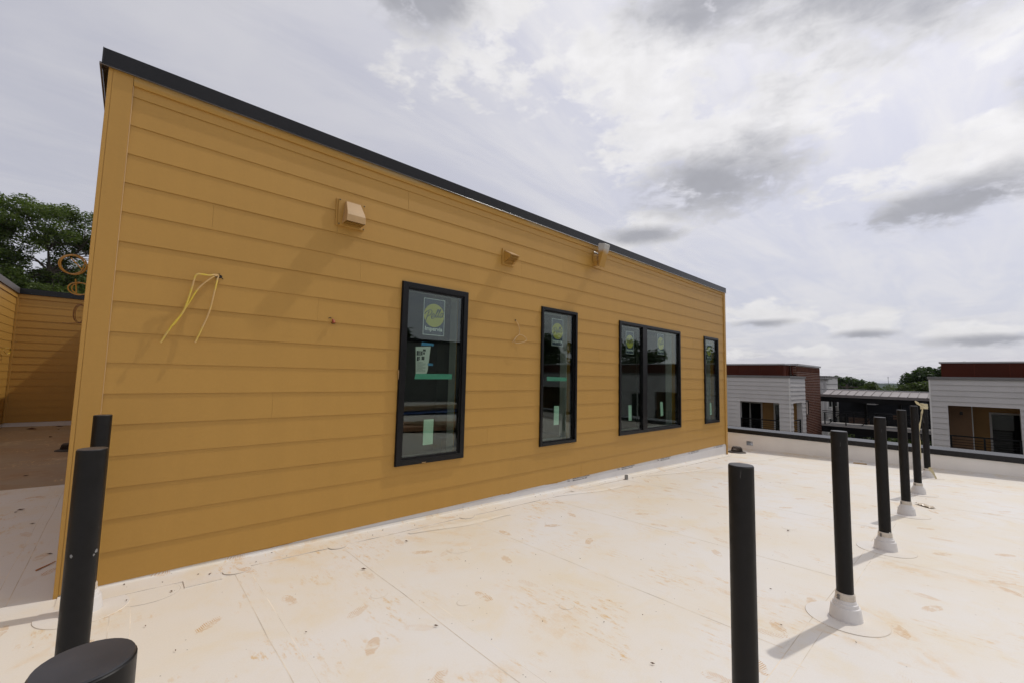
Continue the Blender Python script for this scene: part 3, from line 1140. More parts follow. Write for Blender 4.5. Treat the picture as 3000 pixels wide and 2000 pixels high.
yp = -0.012
w1 = window(0, *WINS[0], 0.054, -0.040, yp)
w2 = window(1, *WINS[1], 0.036, -0.036, 0.006)
w3 = window(2, *WINS[2], 0.042, -0.036, 0.0, [(6.60, 6.735)])
w4 = window(3, *WINS[3], 0.042, -0.036, 0.0)
yb = yp + 0.009
sticker(w1, 2.425, 2.680, 1.768, 2.148, yb)
flat(w1, 'paper_notice', [(2.352, 1.640), (2.525, 1.655), (2.500, 1.41), (2.488, 1.376), (2.365, 1.372)], yb, M_paper)
q = MB()
for (x0, x1, z0, z1) in ((2.365, 2.385, 1.555, 1.602), (2.388, 2.396, 1.555, 1.602), (2.400, 2.406, 1.555, 1.602), (2.410, 2.416, 1.555, 1.600), (2.418, 2.432, 1.56, 1.60), (2.436, 2.468, 1.600, 1.622), (2.440, 2.458, 1.568, 1.592),
                         (2.370, 2.392, 1.50, 1.545), (2.397, 2.405, 1.51, 1.545), (2.424, 2.456, 1.512, 1.548)):
    q.box(x0, x1, yb - .0012, yb - .0004, z0, z1)
for i in range(9):
    zz = 1.485 - i * .0115
    q.box(2.372, 2.372 + (0.10 if i % 3 else .07), yb - .0012, yb - .0004, zz, zz + .0028)
build('notice_print', q, M_print, w1)
flat(w1, 'blue_tape', [(2.418, 1.690), (2.560, 1.684), (2.562, 1.668), (2.545, 1.655), (2.535, 1.662), (2.412, 1.655)], yb - .0026, M_blue)
flat(w1, 'blue_tape', [(2.497, 1.482), (2.558, 1.480), (2.557, 1.457), (2.496, 1.459)], yb - .0026, M_blue)
flat(w1, 'green_tape', [(2.362, 1.372), (2.800, 1.378), (2.798, 1.322), (2.352, 1.318)], yb - .0012, M_green)
flat(w1, 'mint_label', [(2.478, 0.912), (2.592, 0.914), (2.592, 0.660), (2.476, 0.657)], yb, M_mint)
yb = 0.006 + .009
sticker(w2, 4.383, 4.612, 1.786, 2.148, yb)
flat(w2, 'green_tape', [(4.30, 1.372), (4.70, 1.368), (4.70, 1.318), (4.302, 1.318)], yb - .0012, M_green)
flat(w2, 'mint_label', [(4.452, 0.990), (4.550, 0.985), (4.548, 0.738), (4.448, 0.736)], yb, M_mint)
yb = .009
sticker(w3, 6.145, 6.372, 1.770, 2.132, yb)
sticker(w3, 7.150, 7.380, 1.808, 2.172, yb)
flat(w3, 'mint_label', [(6.222, 0.945), (6.312, 0.942), (6.318, 0.698), (6.228, 0.695)], yb, M_mint)
flat(w3, 'mint_label', [(7.232, 0.975), (7.322, 0.972), (7.345, 0.735), (7.252, 0.722)], yb, M_mint)
sticker(w4, 9.188, 9.402, 1.800, 2.138, yb)
flat(w4, 'mint_label', [(9.292, 0.902), (9.382, 0.900), (9.384, 0.652), (9.298, 0.650)], yb, M_mint)
# chipped edge of the first window frame
flat(w1, 'frame_chip', [(2.160, 1.405), (2.171, 1.40), (2.1695, 1.31), (2.163, 1.325)], -0.0285, M_hood)
flat(w1, 'frame_chip', [(2.45, 0.499), (2.50, 0.500), (2.495, 0.493), (2.455, 0.492)], -0.0415, M_chip)

# ---- things fixed to the wall
# large exhaust hood
v = thing('exhaust_hood', 'large yellow painted exhaust hood high on the wall above the taped window', 'wall vent', (1.63, -0.012, 2.70), 'vents on the penthouse wall')
o = Vector((1.63, -0.012, 2.70))


def rel(mbx, org):
    mbx.v = [(a - org.x, b_ - org.y, c - org.z) for a, b_, c in mbx.v]
    return mbx


build('back_plate', rel(MB().box(1.497, 1.752, -0.024, -0.012, 2.664, 2.912), o), M_yel, v, bevel=.002)
build('front_plate', rel(MB().box(1.512, 1.752, -0.040, -0.0245, 2.668, 2.906), o), M_yel, v, bevel=.003)
h = MB()
prof = [(-0.041, 2.890), (-0.070, 2.886), (-0.145, 2.775), (-0.157, 2.745), (-0.157, 2.686), (-0.041, 2.686)]
xl = [1.566, 1.566, 1.552, 1.549, 1.547, 1.547]
xr = [1.698, 1.698, 1.712, 1.715, 1.717, 1.717]
A_ = [(x, y, z) for x, (y, z) in zip(xl, prof)]
B_ = [(x, y, z) for x, (y, z) in zip(xr, prof)]
nA = len(prof)
h.add(A_ + B_, [tuple(range(nA)), tuple(range(nA, 2 * nA))] + [(i, i + 1, nA + i + 1, nA + i) for i in range(nA - 2)])
build('hood_shell', rel(h, o), M_hood, v, bevel=.006)
g = MB()
for i in range(9):
    x = 1.550 + .162 * i / 8
    g.box(x, x + .004, -0.155, -0.042, 2.6865, 2.690)
for i in range(5):
    y = -0.153 + .108 * i / 4
    g.box(1.548, 1.716, y, y + .004, 2.6905, 2.694)
g.box(1.550, 1.714, -0.150, -0.043, 2.715, 2.717, 1)
build('bird_screen', rel(g, o), [M_yel, M_dark], v)
sc_ = MB()
for x in (1.522, 1.742):
    for z in (2.678, 2.896):
        sc_.box(x - .005, x + .005, -0.043, -0.0405, z - .005, z + .005)
build('screw', rel(sc_, o), M_iron, v)

v = thing('dryer_vent', 'small yellow painted vent with caged mouth between exhaust hood and floodlight', 'wall vent', (3.545, -0.012, 2.72), 'vents on the penthouse wall')
o = Vector((3.545, -0.012, 2.72))
build('back_plate', rel(MB().box(3.450, 3.640, -0.026, -0.012, 2.695, 2.892), o), M_yel, v, bevel=.002)
h = MB()
h.hexa([(3.475, -0.150, 2.795), (3.612, -0.150, 2.795), (3.605, -0.027, 2.862), (3.482, -0.027, 2.862),
        (3.474, -0.152, 2.801), (3.613, -0.152, 2.801), (3.606, -0.027, 2.870), (3.481, -0.027, 2.870)])
build('top_flap', rel(h, o), M_hood, v)
for cx_ in (3.478, 3.606):
    pr_ = [(cx_, -0.027, 2.86), (cx_ - .002 if cx_ < 3.5 else cx_ + .002, -0.140, 2.797), (cx_, -0.125, 2.765), (cx_, -0.027, 2.725)]
    build('side_cheek', rel(MB().prism(pr_, [(x + .003, y, z) for x, y, z in pr_]), o), M_yel, v)
g = MB()
arc = [(-0.144, 2.793), (-0.140, 2.770), (-0.122, 2.745), (-0.085, 2.725), (-0.030, 2.715)]
for i in range(9):
    x = 3.480 + .127 * i / 8
    g.tube([(x, y, z) for y, z in arc], 0.0022, 5)
for y, z in arc:
    g.box(3.478, 3.609, y - .002, y + .002, z - .002, z + .002)
build('bird_cage', rel(g, o), M_yel, v)

# floodlight
v = thing('wall_floodlight', 'tilted slab floodlight half sprayed yellow below the coping', 'floodlight', (5.30, -0.012, 3.08))
o = Vector((5.30, -0.012, 3.08))
build('mounting_plate', rel(MB().box(5.225, 5.440, -0.022, -0.012, 3.000, 3.243), o), M_yel, v, bevel=.002)
h = MB()
h.prism([(5.27 + .055 * math.cos(t), -0.023, 3.11 + .085 * math.sin(t)) for t in [2 * math.pi * i / 16 for i in range(16)]],
        [(5.27 + .05 * math.cos(t), -0.085, 3.09 + .075 * math.sin(t)) for t in [2 * math.pi * i / 16 for i in range(16)]])
build('junction_box', rel(h, o), M_yel, v, smooth=True)
build('knuckle', rel(MB().tube([(5.27, -.08, 3.08), (5.27, -.14, 3.10)], .022, 10), o), M_yel, v, smooth=True)
build('conduit', rel(MB().tube([(5.23, -.03, 3.225), (5.27, -.06, 3.205), (5.275, -.11, 3.18)], .012, 8), o), M_steel, v, smooth=True)
pf = [(-.132, 2.992), (-.146, 2.988), (-.247, 3.302), (-.236, 3.312), (-.140, 3.335), (-.126, 3.325)]
hd = build('lamp_head', rel(MB().prism([(5.207, y, z) for y, z in pf], [(5.333, y, z) for y, z in pf]), Vector((5.27, -.18, 3.16))), M_flood, v, bevel=.003)
hd.location = Vector((5.27, -.18, 3.16)) - o

# cables on the wall
def cable(name, label, cat, strands, rr, m, extra=None, group=None):
    t = thing(name, label, cat, (0, 0, 0), group)
    for st in strands:
        build('strand', MB().tube(st, rr, 8, smooth=6), m, t, smooth=True)
    return t


t = cable('cable_bundle', 'yellow electrical cable strands hanging bent from a hole on the left of the wall', 'cable',
          [[(.690, .01, 2.060), (.678, -.025, 2.064), (.650, -.05, 2.058), (.623, -.06, 2.047), (.582, -.065, 2.046), (.545, -.065, 2.034), (.528, -.06, 1.94), (.512, -.06, 1.85), (.487, -.06, 1.754), (.435, -.062, 1.657), (.385, -.05, 1.542)],
           [(.692, .01, 2.056), (.672, -.03, 2.058), (.635, -.05, 2.031), (.566, -.05, 1.942), (.516, -.05, 1.824), (.457, -.05, 1.690), (.437, -.052, 1.662)],
           [(.690, .01, 2.052), (.678, -.03, 2.045), (.662, -.05, 1.936), (.641, -.05, 1.785), (.605, -.05, 1.656), (.573, -.05, 1.556)]], 0.0058, M_ycab)
build('ragged_hole', MB().lathe([(0.001, 0.0), (0.012, 0.001), (0.009, 0.0015)], 9, (0, 0)), M_dark, t).matrix_local = Matrix.Translation((.694, -0.0165, 2.057)) @ Matrix.Rotation(rad(90), 4, 'X')
build('bare_end', MB().tube([(.69, -.02, 2.075), (.672, -.028, 2.066), (.655, -.045, 2.05), (.665, -.04, 2.045), (.70, -.02, 2.05), (.712, -.018, 2.04)], .003, 6, smooth=3), M_dark, t)
f = 0.99
t = cable('wire_loop', 'thin tan wire looped into a ring on the wall between the two narrow windows', 'wire',
          [[(3.690, .005, 2.045), (3.700, -.02, 2.035), (3.725, -.03, 2.0), (3.742, -.035, 1.945), (3.742, -.035, 1.880), (3.702, -.035, 1.845), (3.668, -.035, 1.798), (3.680, -.04, 1.768), (3.755, -.05, 1.775), (3.825, -.05, 1.795), (3.858, -.045, 1.820), (3.832, -.035, 1.856), (3.770, -.03, 1.876), (3.740, -.03, 1.866), (3.688, -.03, 1.835), (3.640, -.03, 1.774)]], 0.0035, M_tan)
build('wire_hole', MB().lathe([(0.001, 0.0), (0.010, 0.001)], 9), M_dark, t).matrix_local = Matrix.Translation((3.690, -0.0155, 2.045)) @ Matrix.Rotation(rad(90), 4, 'X')
t = thing('wire_stub', 'red wire nut on a cut wire end poking from the wall beside the taped window', 'wire', (1.518, -.012, 1.815))
build('nut_cap', MB().tube([(0.006, -.012, .010), (0.012, -.020, -.020)], [.008, .014], 10), M_nut, t, smooth=True)
build('wire_tail', MB().tube([(0, .01, .015), (-.02, -.02, .022), (-.035, -.02, .012)], .0028, 6, smooth=4), M_dark, t)
build('wire_tail', MB().tube([(.006, .01, -.012), (.0, -.012, -.028), (.028, -.014, -.030)], .0025, 6, smooth=4), M_dark, t)


def loops(c, rx, rz, turns, jit, seed, ty=0.0):
    r_ = random.Random(seed)
    pts = []
    nn = turns * 14
    base_k = [1 + r_.uniform(-3 * jit, jit) for _ in range(turns + 1)]
    offs_ = [(r_.uniform(-.012, .012), r_.uniform(-.010, .010)) for _ in range(turns + 1)]
    for i in range(nn + 1):
        a = 2 * math.pi * i / 14 + 0.5
        q = i // 14
        k = base_k[q] + (base_k[min(q + 1, turns)] - base_k[q]) * (i % 14) / 14 + r_.uniform(-jit, jit) * .25
        pts.append((c[0] + offs_[q][0] + rx * k * math.cos(a), c[1] + 0.02 * i / nn + ty * math.sin(a), c[2] + rz * k * math.sin(a)))
    return pts


p1 = [(0.02, 1.35, 2.19), (-0.05, 1.4, 2.20)] + loops((-0.187, 1.45, 2.245), .080, .086, 3, .05, 1)
cable('cable_coil', 'upper thick coil of orange cable sticking out at the left corner of the building', 'cable', [p1, [(-.205, 1.45, 2.30), (-.13, 1.45, 2.21)]], 0.0046, M_orange, group='coils on the side wall')
p2 = [(0.02, 1.4, 2.02), (-0.04, 1.42, 1.985)] + loops((-0.128, 1.45, 2.040), .062, .052, 2, .05, 2)
cable('cable_coil', 'lower coil of orange cable with a straight tail, under the thick coil', 'cable', [p2, [(-.163, 1.45, 2.12), (-.158, 1.45, 2.08), (-.150, 1.46, 2.0)]], 0.0048, M_orange, group='coils on the side wall')
p3 = [(0.02, 2.95, 1.86), (-0.10, 2.97, 1.87)] + loops((-0.218, 3.0, 1.955), .052, .115, 3, .09, 3)
cable('wire_coil', 'thin brown wire coil hanging in front of the shaded recess wall', 'wire', [p3, [(-.2, 3.0, 1.86), (-.30, 3.05, 1.842), (-.36, 3.1, 1.845)]], 0.0028, M_brwire)

# =================================================================== YELLOW WING ROUND THE RECESS
WG = thing('yellow_wing', 'shaded yellow sided wing closing the roof recess with dark coping', 'building')
YB, XL = 12.0, -1.96
siding(WG, face_negY(YB), XL + .03, 0.0, -0.04, 17, 0.178, M_yel, (), (), step=3.0, seed=9)
siding(WG, face_posX(XL), -1.5, YB - .03, -0.04, 17, 0.178, M_yel, (), (), step=3.6, seed=10)
w = MB()
w.box(XL - 3.0, 0.02, YB + .001, YB + .3, -0.4, 3.13)
w.box(XL - .3, XL - .001, -1.5, YB, -0.4, 3.13)  # unseen near end lengthened to block western sky and darken the recess
w.box(XL - 6.0, XL - .3, -1.5, YB, -0.4, 3.10)
build('wall', w, M_yel, WG)
build('trim_board', MB().box(XL, 0.0, YB - .024, YB, 2.985, 3.09), M_yel, WG)
build('trim_board', MB().box(XL, XL + .024, -1.5, YB - .025, 2.985, 3.09), M_yel, WG)
build('corner_trim', MB().box(XL + .0165, XL + .05, YB - .05, YB - .0165, -0.04, 2.985), M_yel, WG)
build('coping', MB().box(XL - .2, 0.0, YB - .05, YB + .35, 3.095, 3.235), M_cop, WG)
build('coping', MB().box(XL - .35, XL + .05, -1.55, YB - .052, 3.095, 3.235), M_copbr, WG)
build('base_flashing', MB().box(XL + .006, 0.0, YB - .006, YB, -0.25, -0.035), M_flash, WG)
build('base_flashing', MB().box(XL, XL + .005, -1.5, YB, -0.25, -0.035), M_flash, WG)
t = cable('wall_wire', 'short yellow wire curled on the left recess wall', 'wire', [[(XL + .02, 10.9, 1.70), (XL + .10, 10.9, 1.73), (XL + .12, 11.05, 1.71), (XL + .12, 11.15, 1.64), (XL + .1, 11.0, 1.60), (XL + .1, 10.8, 1.62), (XL + .09, 10.7, 1.67)]], .007, M_ycab)

# =================================================================== PARAPET
PP = thing('parapet_wall', 'low white membrane parapet with dark coping along the far roof edge', 'wall')
PX = 11.2
# scupper hole in the parapet between y -0.17 and -0.03
sy0, sy1, sz0, sz1 = -0.175, -0.035, -0.135, -0.035
w = MB()
YE0, YE1 = -16.0, 13.9
w.box(PX, PX + .28, YE0, sy0, -1.2, 0.14)
w.box(PX, PX + .28, sy1, YE1, -1.2, 0.14)
w.box(PX, PX + .28, sy0, sy1, -1.2, sz0)
w.box(PX, PX + .28, sy0, sy1, sz1, 0.14)
build('membrane_face', w, M_parm, PP)
for a, b_ in ((YE0, -9.1), (-9.098, -6.05), (-6.048, -3.0), (-2.998, 0.05), (0.052, 3.1), (3.102, YE1)):
    c = MB()
    pr = lambda y: [(PX - .03, y, 0.137), (PX - .022, y, 0.128), (PX - .022, y, 0.222), (PX + .31, y, 0.245), (PX + .31, y, 0.13), (PX + .30, y, 0.137)]
    c.prism(pr(a), pr(b_))
    build('coping', c, M_cop, PP)
sb = MB()
sb.box(PX - .004, PX + .28, sy0 + .0, sy0 + .004, sz0 + .004, sz1 - .004)
sb.box(PX - .004, PX + .28, sy1 - .004, sy1, sz0 + .004, sz1 - .004)
sb.box(PX - .004, PX + .28, sy0, sy1, sz0, sz0 + .004)
sb.box(PX - .004, PX + .28, sy0, sy1, sz1 - .004, sz1)
build('scupper_liner', sb, M_edge, PP)
for y, sd_ in ((-1.35, 1), (-2.9, 2), (0.75, 3)):
    build('flashing_lap', MB().box(PX - .004, PX - .0005, y, y + .09, zroof(PX, y) + .01, 0.126), M_parm, PP)
s = MB()
rows = []
for i in range(61):
    y = 0.9 - 8.0 * i / 60
    rows.append([(PX - .001, y, zroof(PX, y) + .05), (PX - .012, y, zroof(PX, y) + .016), (PX - .05, y, zroof(PX, y) + .007), (PX - .16, y, zroof(PX, y) + .005), (PX - .167, y, zroof(PX, y) + .0005)])
for i in range(60):
    a, b_ = rows[i], rows[i + 1]
    for j in range(4):
        s.add(a + b_, [(j, j + 1, 6 + j, 5 + j)], 1 if j == 3 else 0)
build('cant_strip', s, [M_mem, M_dirt2], PP, smooth=True)
# body of our own building below the roof edge
bd = thing('lower_building', 'pale lower storeys of the building under the white roof', 'building')
w = MB()
w.box(RX0, PX + .27, RY0, 13.9, -9.0, -0.9)
build('wall', w, M_wsid, bd)

# =================================================================== ROOF PIPES
def lathe_obj(name, prof, m, parent, n=28, mis=None, mats=None, tilt=None):
    return build(name, MB().lathe(prof, n, mis=mis), mats or m, parent, smooth=True)


PIPE_Z = 1.085
pipe_specs = [
    (0.234, -3.140, 'black capped pipe in the lower left corner, nearest to the camera, seen from above', 1.07),
    (0.168, -1.665, 'scuffed black pipe with white paint nick, middle of the left three by the corner', 1.085),
    (0.146, -0.31, 'black pipe standing closest to the left corner board of the yellow wall', 1.09),
    (1.900, -3.190, 'tall black pipe cut off by the bottom edge, with no white boot showing', 1.075),
    (3.445, -3.200, 'black pipe with the largest white boot and a long grey shadow', 1.088),
    (5.129, -3.189, 'black pipe second in the booted row, before the brown smudge', 1.088),
    (6.784, -3.182, 'black pipe third in the booted row, in front of the dark walkway', 1.088),
    (8.335, -3.171, 'black pipe fourth in the booted row, partly covering the taped pipe', 1.086),
    (10.153, -3.160, 'black pipe wrapped with yellow caution tape nearest the parapet', 1.075)]
PR = 0.0415
for i, (x, y, lab, zt) in enumerate(pipe_specs):
    zb = zroof(x, y)
    t = thing('vent_pipe', lab, 'vent pipe', (x, y, zb), 'black vent pipes standing on the roof')
    H = zt - zb
    lathe_obj('pipe', [(PR, -0.05), (PR, 0.10), (PR, 0.5), (PR, H - .004), (PR - .0025, H - .002), (0.004, H - .002)], M_pipe, t, 32)
    lathe_obj('pipe_cap', [(PR - .0012, H - .0019), (PR - .0022, H), (0.004, H + .001)], M_capsky, t, 32)
    rw = random.Random(i + 20)
    tb = 0.004
    boot = [(0.0800, 0.004), (0.0790, 0.012), (0.0710, 0.070), (0.0690, 0.075), (0.0625, 0.0765), (0.0605, 0.090), (0.0585, 0.094), (0.0530, 0.0955), (0.0515, 0.107), (0.0495, 0.110), (0.0470, 0.111), (0.0455, 0.128)]
    bt = lathe_obj('boot', boot, M_white, t, 36)
    c = MB()
    c.lathe([(PR + .001, 0.108), (0.0490, 0.112), (0.0492, 0.122), (0.0475, 0.124), (0.0480, 0.136 + rw.uniform(-.002, .002)), (0.0445, 0.147), (PR + .0005, 0.149)], 30, cap=False)
    cl = build('clamp', c, M_clamp, t, smooth=True)
    a = rad(140 + rw.uniform(-15, 15))
    k = MB()
    for dz in (-.006, .006):
        k.tube([(0.048 * math.cos(a), .048 * math.sin(a), .124 + dz), (.060 * math.cos(a), .060 * math.sin(a), .126 + dz)], .004, 6)
    k.box(.047 * math.cos(a) - .006, .047 * math.cos(a) + .004, .047 * math.sin(a) - .006, .047 * math.sin(a) + .006, .112, .138)
    build('clamp_screw', k, M_steel, cl)
    p_ = patch(x, y, 0.195, 0.195, 56, lift=0.0036)
    p_.v = [(q[0] - x, q[1] - y, q[2] - zb) for q in p_.v]
    build('flange_patch', p_, [M_memp, M_dirt], t)
    # paint nicks
    if i in (1, 4, 5):
        nk = MB()
        spots = {1: [(-.55, .70, .010), (1.0 - 1.75, .69, .006), (-2.2, .70, .007)], 4: [(-.9, .155, .011), (-1.3, .165, .014)], 5: [(-1.2, .150, .013), (-2.2, .152, .010)]}[i]
        for (aa, zz, sz) in spots:
            cx, cy = math.cos(aa), math.sin(aa)
            e1 = Vector((-cy, cx, 0))
            ctr = Vector((cx, cy, 0)) * (PR + .0006) + Vector((0, 0, zz))
            ring = [tuple(ctr + e1 * sz * .8 * math.cos(2 * math.pi * q / 9) * rw.uniform(.6, 1) - Vector((cx, cy, 0)) * (sz * math.cos(2 * math.pi * q / 9) * .8) ** 2 / (2 * PR) + Vector((0, 0, sz * math.sin(2 * math.pi * q / 9) * rw.uniform(.5, 1)))) for q in range(9)]
            nk.add(ring, [tuple(range(9))])
        build('paint_nick', nk, M_nick if i == 1 else M_white, t)
# caution tape on the last pipe
tp = thing('caution_tape', 'yellow caution tape knotted round the pipe by the parapet and trailing to the roof', 'tape', (10.153, -3.160, 0))
ox, oy = 10.153, -3.160


def tape_strip(pts, w_, name, seed=0, side=Vector((0.2, -1, 0))):
    pts = catmull([Vector(p) for p in pts], 4)
    q = MB()
    L, R = [], []
    r_ = random.Random(seed)
    for i, p in enumerate(pts):
        t_ = (pts[min(i + 1, len(pts) - 1)] - pts[max(i - 1, 0)]).normalized()
        n_ = t_.cross(Vector((-1, 0.3, 0.1))).normalized()
        ww = w_ * (0.75 + 0.25 * math.cos(i * .7 + seed))
        a, c = p + n_ * ww, p - n_ * ww
        L.append((a.x - ox, a.y - oy, a.z))
        R.append((c.x - ox, c.y - oy, c.z))
    n_ = len(pts)
    q.add(L + R, [(i, i + 1, n_ + i + 1, n_ + i) for i in range(n_ - 1)])
    return build(name, q, M_tape, tp), pts


trail, tpts = tape_strip([(10.088, -3.140, 1.01), (10.088, -3.143, 0.97), (10.087, -3.133, .909), (10.086, -3.118, .797), (10.086, -3.098, .70), (10.085, -3.088, .583), (10.085, -3.087, .472), (10.085, -3.092, .373), (10.086, -3.090, .272), (10.09, -3.086, .15)], .0135, 'tape_tail', 1)
tape_strip([(10.083, -3.060, 1.107), (10.085, -3.085, 1.075), (10.087, -3.110, 1.045), (10.089, -3.135, 1.02)], .020, 'tape_end', 3)
tape_strip([(10.11, -3.185, 0.03), (10.08, -3.225, -.04), (10.05, -3.262, -.13)], .022, 'tape_end', 5)
for dz, rr, seed in ((1.035, .0445, 1), (1.012, .0465, 2), (.985, .0450, 4), (1.055, .0440, 6)):
    q = MB()
    r_ = random.Random(seed)
    n_ = 26
    lo, hi = [], []
    for k in range(n_):
        a = 2 * math.pi * k / n_
        rk = rr + r_.uniform(0, .004)
        z_ = dz + .006 * math.sin(a + seed)
        lo.append((rk * math.cos(a), rk * math.sin(a), z_ - .010 - r_.uniform(0, .004)))
        hi.append((rk * math.cos(a), rk * math.sin(a), z_ + .010 + r_.uniform(0, .004)))
    q.add(lo + hi, [(k, (k + 1) % n_, n_ + (k + 1) % n_, n_ + k) for k in range(n_)])
    build('tape_wrap', q, M_tape, tp)
kn = MB().tube([(-.055, .02, 1.03), (-.07, .01, 1.01), (-.058, -.01, 1.0), (-.068, .025, .99), (-.055, .03, 1.02)], [.008, .013, .012, .01, .007], 7)
build('tape_knot', kn, M_tape, tp, smooth=True)
tx = MB()
for j, (zt, yy, xx) in enumerate(((0.905, -3.133, 10.083), (0.62, -3.093, 10.081))):
    me, a, b_, c, d = text_mesh('CAUTION', 0.02)
    L = 0.15
    for vv in me.vertices:
        pass
    sx, sz = L / (b_ - a), 0.018 / (d - c)
    M_ = Matrix(((0, -0.25 * sz, 0, xx - ox - .003), (-0.15 * sx, -sz * .95, 0, yy - oy + .010), (-sx, 0, 0, zt + .0 - a * sx), (0, 0, 0, 1)))
    tx.mesh(me, M_)
build('printed_text', tx, M_print, tp)

# =================================================================== ROOF DRAINS AND LOOSE BITS
def drain(x, y, label, sc=1.0):
    z = zroof(x, y)
    t = thing('roof_drain', label, 'roof drain', (x, y, z + .004), 'roof drains')
    build('clamp_ring', MB().lathe([(.19 * sc, 0), (.185 * sc, .012), (.16 * sc, .02), (.115 * sc, .03), (.11 * sc, .012), (.03, .010)], 32), M_iron, t, smooth=True)
    d = MB()
    n_ = 30
    for k in range(n_):
        a = 2 * math.pi * k / n_
        c_, s_ = math.cos(a), math.sin(a)
        e = Vector((-s_, c_, 0)) * .0055
        p0, p1, p2 = Vector((c_, s_, 0)) * .118 * sc + Vector((0, 0, .018)), Vector((c_, s_, 0)) * .098 * sc + Vector((0, 0, .105 * sc)), Vector((c_, s_, 0)) * .075 * sc + Vector((0, 0, .125 * sc))
        d.tube([p0, p1, p2], .0062, 4)
    build('strainer_bars', d, M_iron, t)
    build('strainer_cap', MB().lathe([(.100 * sc, .103 * sc), (.100 * sc, .110 * sc), (.085 * sc, .128 * sc), (.05 * sc, .132 * sc)], 24), M_iron, t, smooth=True)
    return t


drain(10.64, -0.02, 'rusty domed roof drain in the far corner beside the parapet scupper')
drain(-0.45, 6.9, 'dark domed roof drain in the shaded recess behind the left corner', 0.95)
t = thing('pipe_offcut', 'short grey pipe offcut lying upright by the foot of the yellow wall', 'pipe offcut', (5.90, -0.16, zroof(5.9, -.16) + .006))
build('tube_wall', MB().lathe([(.026, 0), (.026, .058), (.022, .058), (.022, .012), (.002, .010)], 24, cap=False), mat('grey_plastic', (.24, .235, .22), .5), t, smooth=True)
q = MB()
q.hexa([(-.11, -.010, 0), (.10, -.014, 0), (.11, .006, 0), (-.10, .012, 0), (-.10, -.008, .022), (.10, -.010, .016), (.10, .004, .018), (-.10, .010, .02)])
st = build('wood_offcut', q, M_chip, loc=(10.93, -2.17, zroof(10.93, -2.17) + .006))
st.rotation_euler = (0, 0, rad(-72))
tag(st, 'brown splintered wood offcut lying near the foot of the white parapet', 'wood scrap')
q = MB()
q.hexa([(-.075, -.006, 0), (.075, -.002, 0), (.08, .002, 0), (-.07, .006, 0), (-.07, -.004, .006), (.07, -.001, .004), (.07, .001, .004), (-.07, .004, .006)])
st = build('wood_splinter', q, mat('orange_wood', (.42, .17, .04), .7), loc=(-0.092, 0.63, zroof(-.09, .63) + .004))
st.rotation_euler = (0, 0, rad(56))
tag(st, 'orange wood splinter on the shaded roof left of the corner board', 'wood scrap')
# crumpled film scrap between the pipes
q = MB()
r = random.Random(31)
gn, gm = 14, 7
vs = [((i / (gn - 1) - .5) * .22, (j / (gm - 1) - .5) * .09 * (1 - .5 * abs(i / (gn - 1) - .5)), .004 + abs(r.gauss(0, .007))) for i in range(gn) for j in range(gm)]
q.add(vs, [(i * gm + j, (i + 1) * gm + j, (i + 1) * gm + j + 1, i * gm + j + 1) for i in range(gn - 1) for j in range(gm - 1)])
st = build('film_scrap', q, mat('film', (.62, .53, .41), .3), loc=(7.45, -3.29, zroof(7.45, -3.29) + .004), smooth=True)
st.rotation_euler = (0, 0, rad(-140))
tag(st, 'crumpled tan film scrap beside the boot of the third booted pipe', 'plastic scrap')
# leaves and grit
q = MB()
r = random.Random(17)
spots = [(2.08, -.47, .018), (1.576, -.784, .02), (.746, -.204, .016), (.314, -.05, .012), (.533, -.352, .014), (.326, -.326, .010), (.402, -.751, .008), (1.576, -1.74, .014), (2.184, -2.68, .012),
         (5.024, -2.497, .02), (3.507, -2.791, .009), (7.438, -1.634, .014), (7.363, -2.378, .014), (-1.378, 11.139, .12), (-.883, 9.213, .07), (-.918, 10.857, .05), (-.962, 11.6, .08), (-.66, 4.541, .03), (-.447, 2.526, .03), (-.47, 2.448, .02), (-.3, 1.9, .02), (-.1, 0.9, .02)]
spots += [(r.uniform(.4, 10.5), -r.uniform(.03, .2), r.uniform(.004, .010)) for _ in range(46)]
spots += [(r.uniform(.4, 9), -r.uniform(.3, 3.4), r.uniform(.003, .008)) for _ in range(40)]
for x, y, s_ in spots:
    a = r.uniform(0, 6.28)
    z = zroof(x, y) + .0075
    c_, d_ = math.cos(a), math.sin(a)
    L = [(-s_, 0, .001), (-.2 * s_, .35 * s_, .25 * s_), (s_, .05 * s_, .001), (.1 * s_, -.4 * s_, .15 * s_)]
    vs = [(x + c_ * u - d_ * v_, y + d_ * u + c_ * v_, z + w_) for u, v_, w_ in L]
    q.add(vs + [(x, y, z - .003)], [(0, 1, 2, 3), (0, 4, 1), (1, 4, 2), (2, 4, 3), (3, 4, 0)])
tag(build('leaf_litter', q, M_leafd), 'small dark leaf bits and grit scattered over the white roof', kind='stuff')

# =================================================================== BUILDINGS ACROSS THE COURT
def railing(parent, T, s0, s1, ztop, zlow, posts, n=8, name='guard_rail'):
    rl = bpy.data.objects.new(name, None)
    COL.objects.link(rl)
    rl.parent = parent
    build('top_rail', MB(T).box(s0, s1, -.03, .015, ztop - .045, ztop), M_rail, rl)
    for i in range(n):
        z = zlow + (ztop - .06 - zlow) * i / n
        build('rail_bar', MB(T).box(s0, s1, -.014, .0, z, z + .016), M_rail, rl)
    for p in posts:
        build('rail_post', MB(T).box(p - .025, p + .025, -.035, .014, zlow - .1, ztop - .046), M_rail, rl)
    return rl


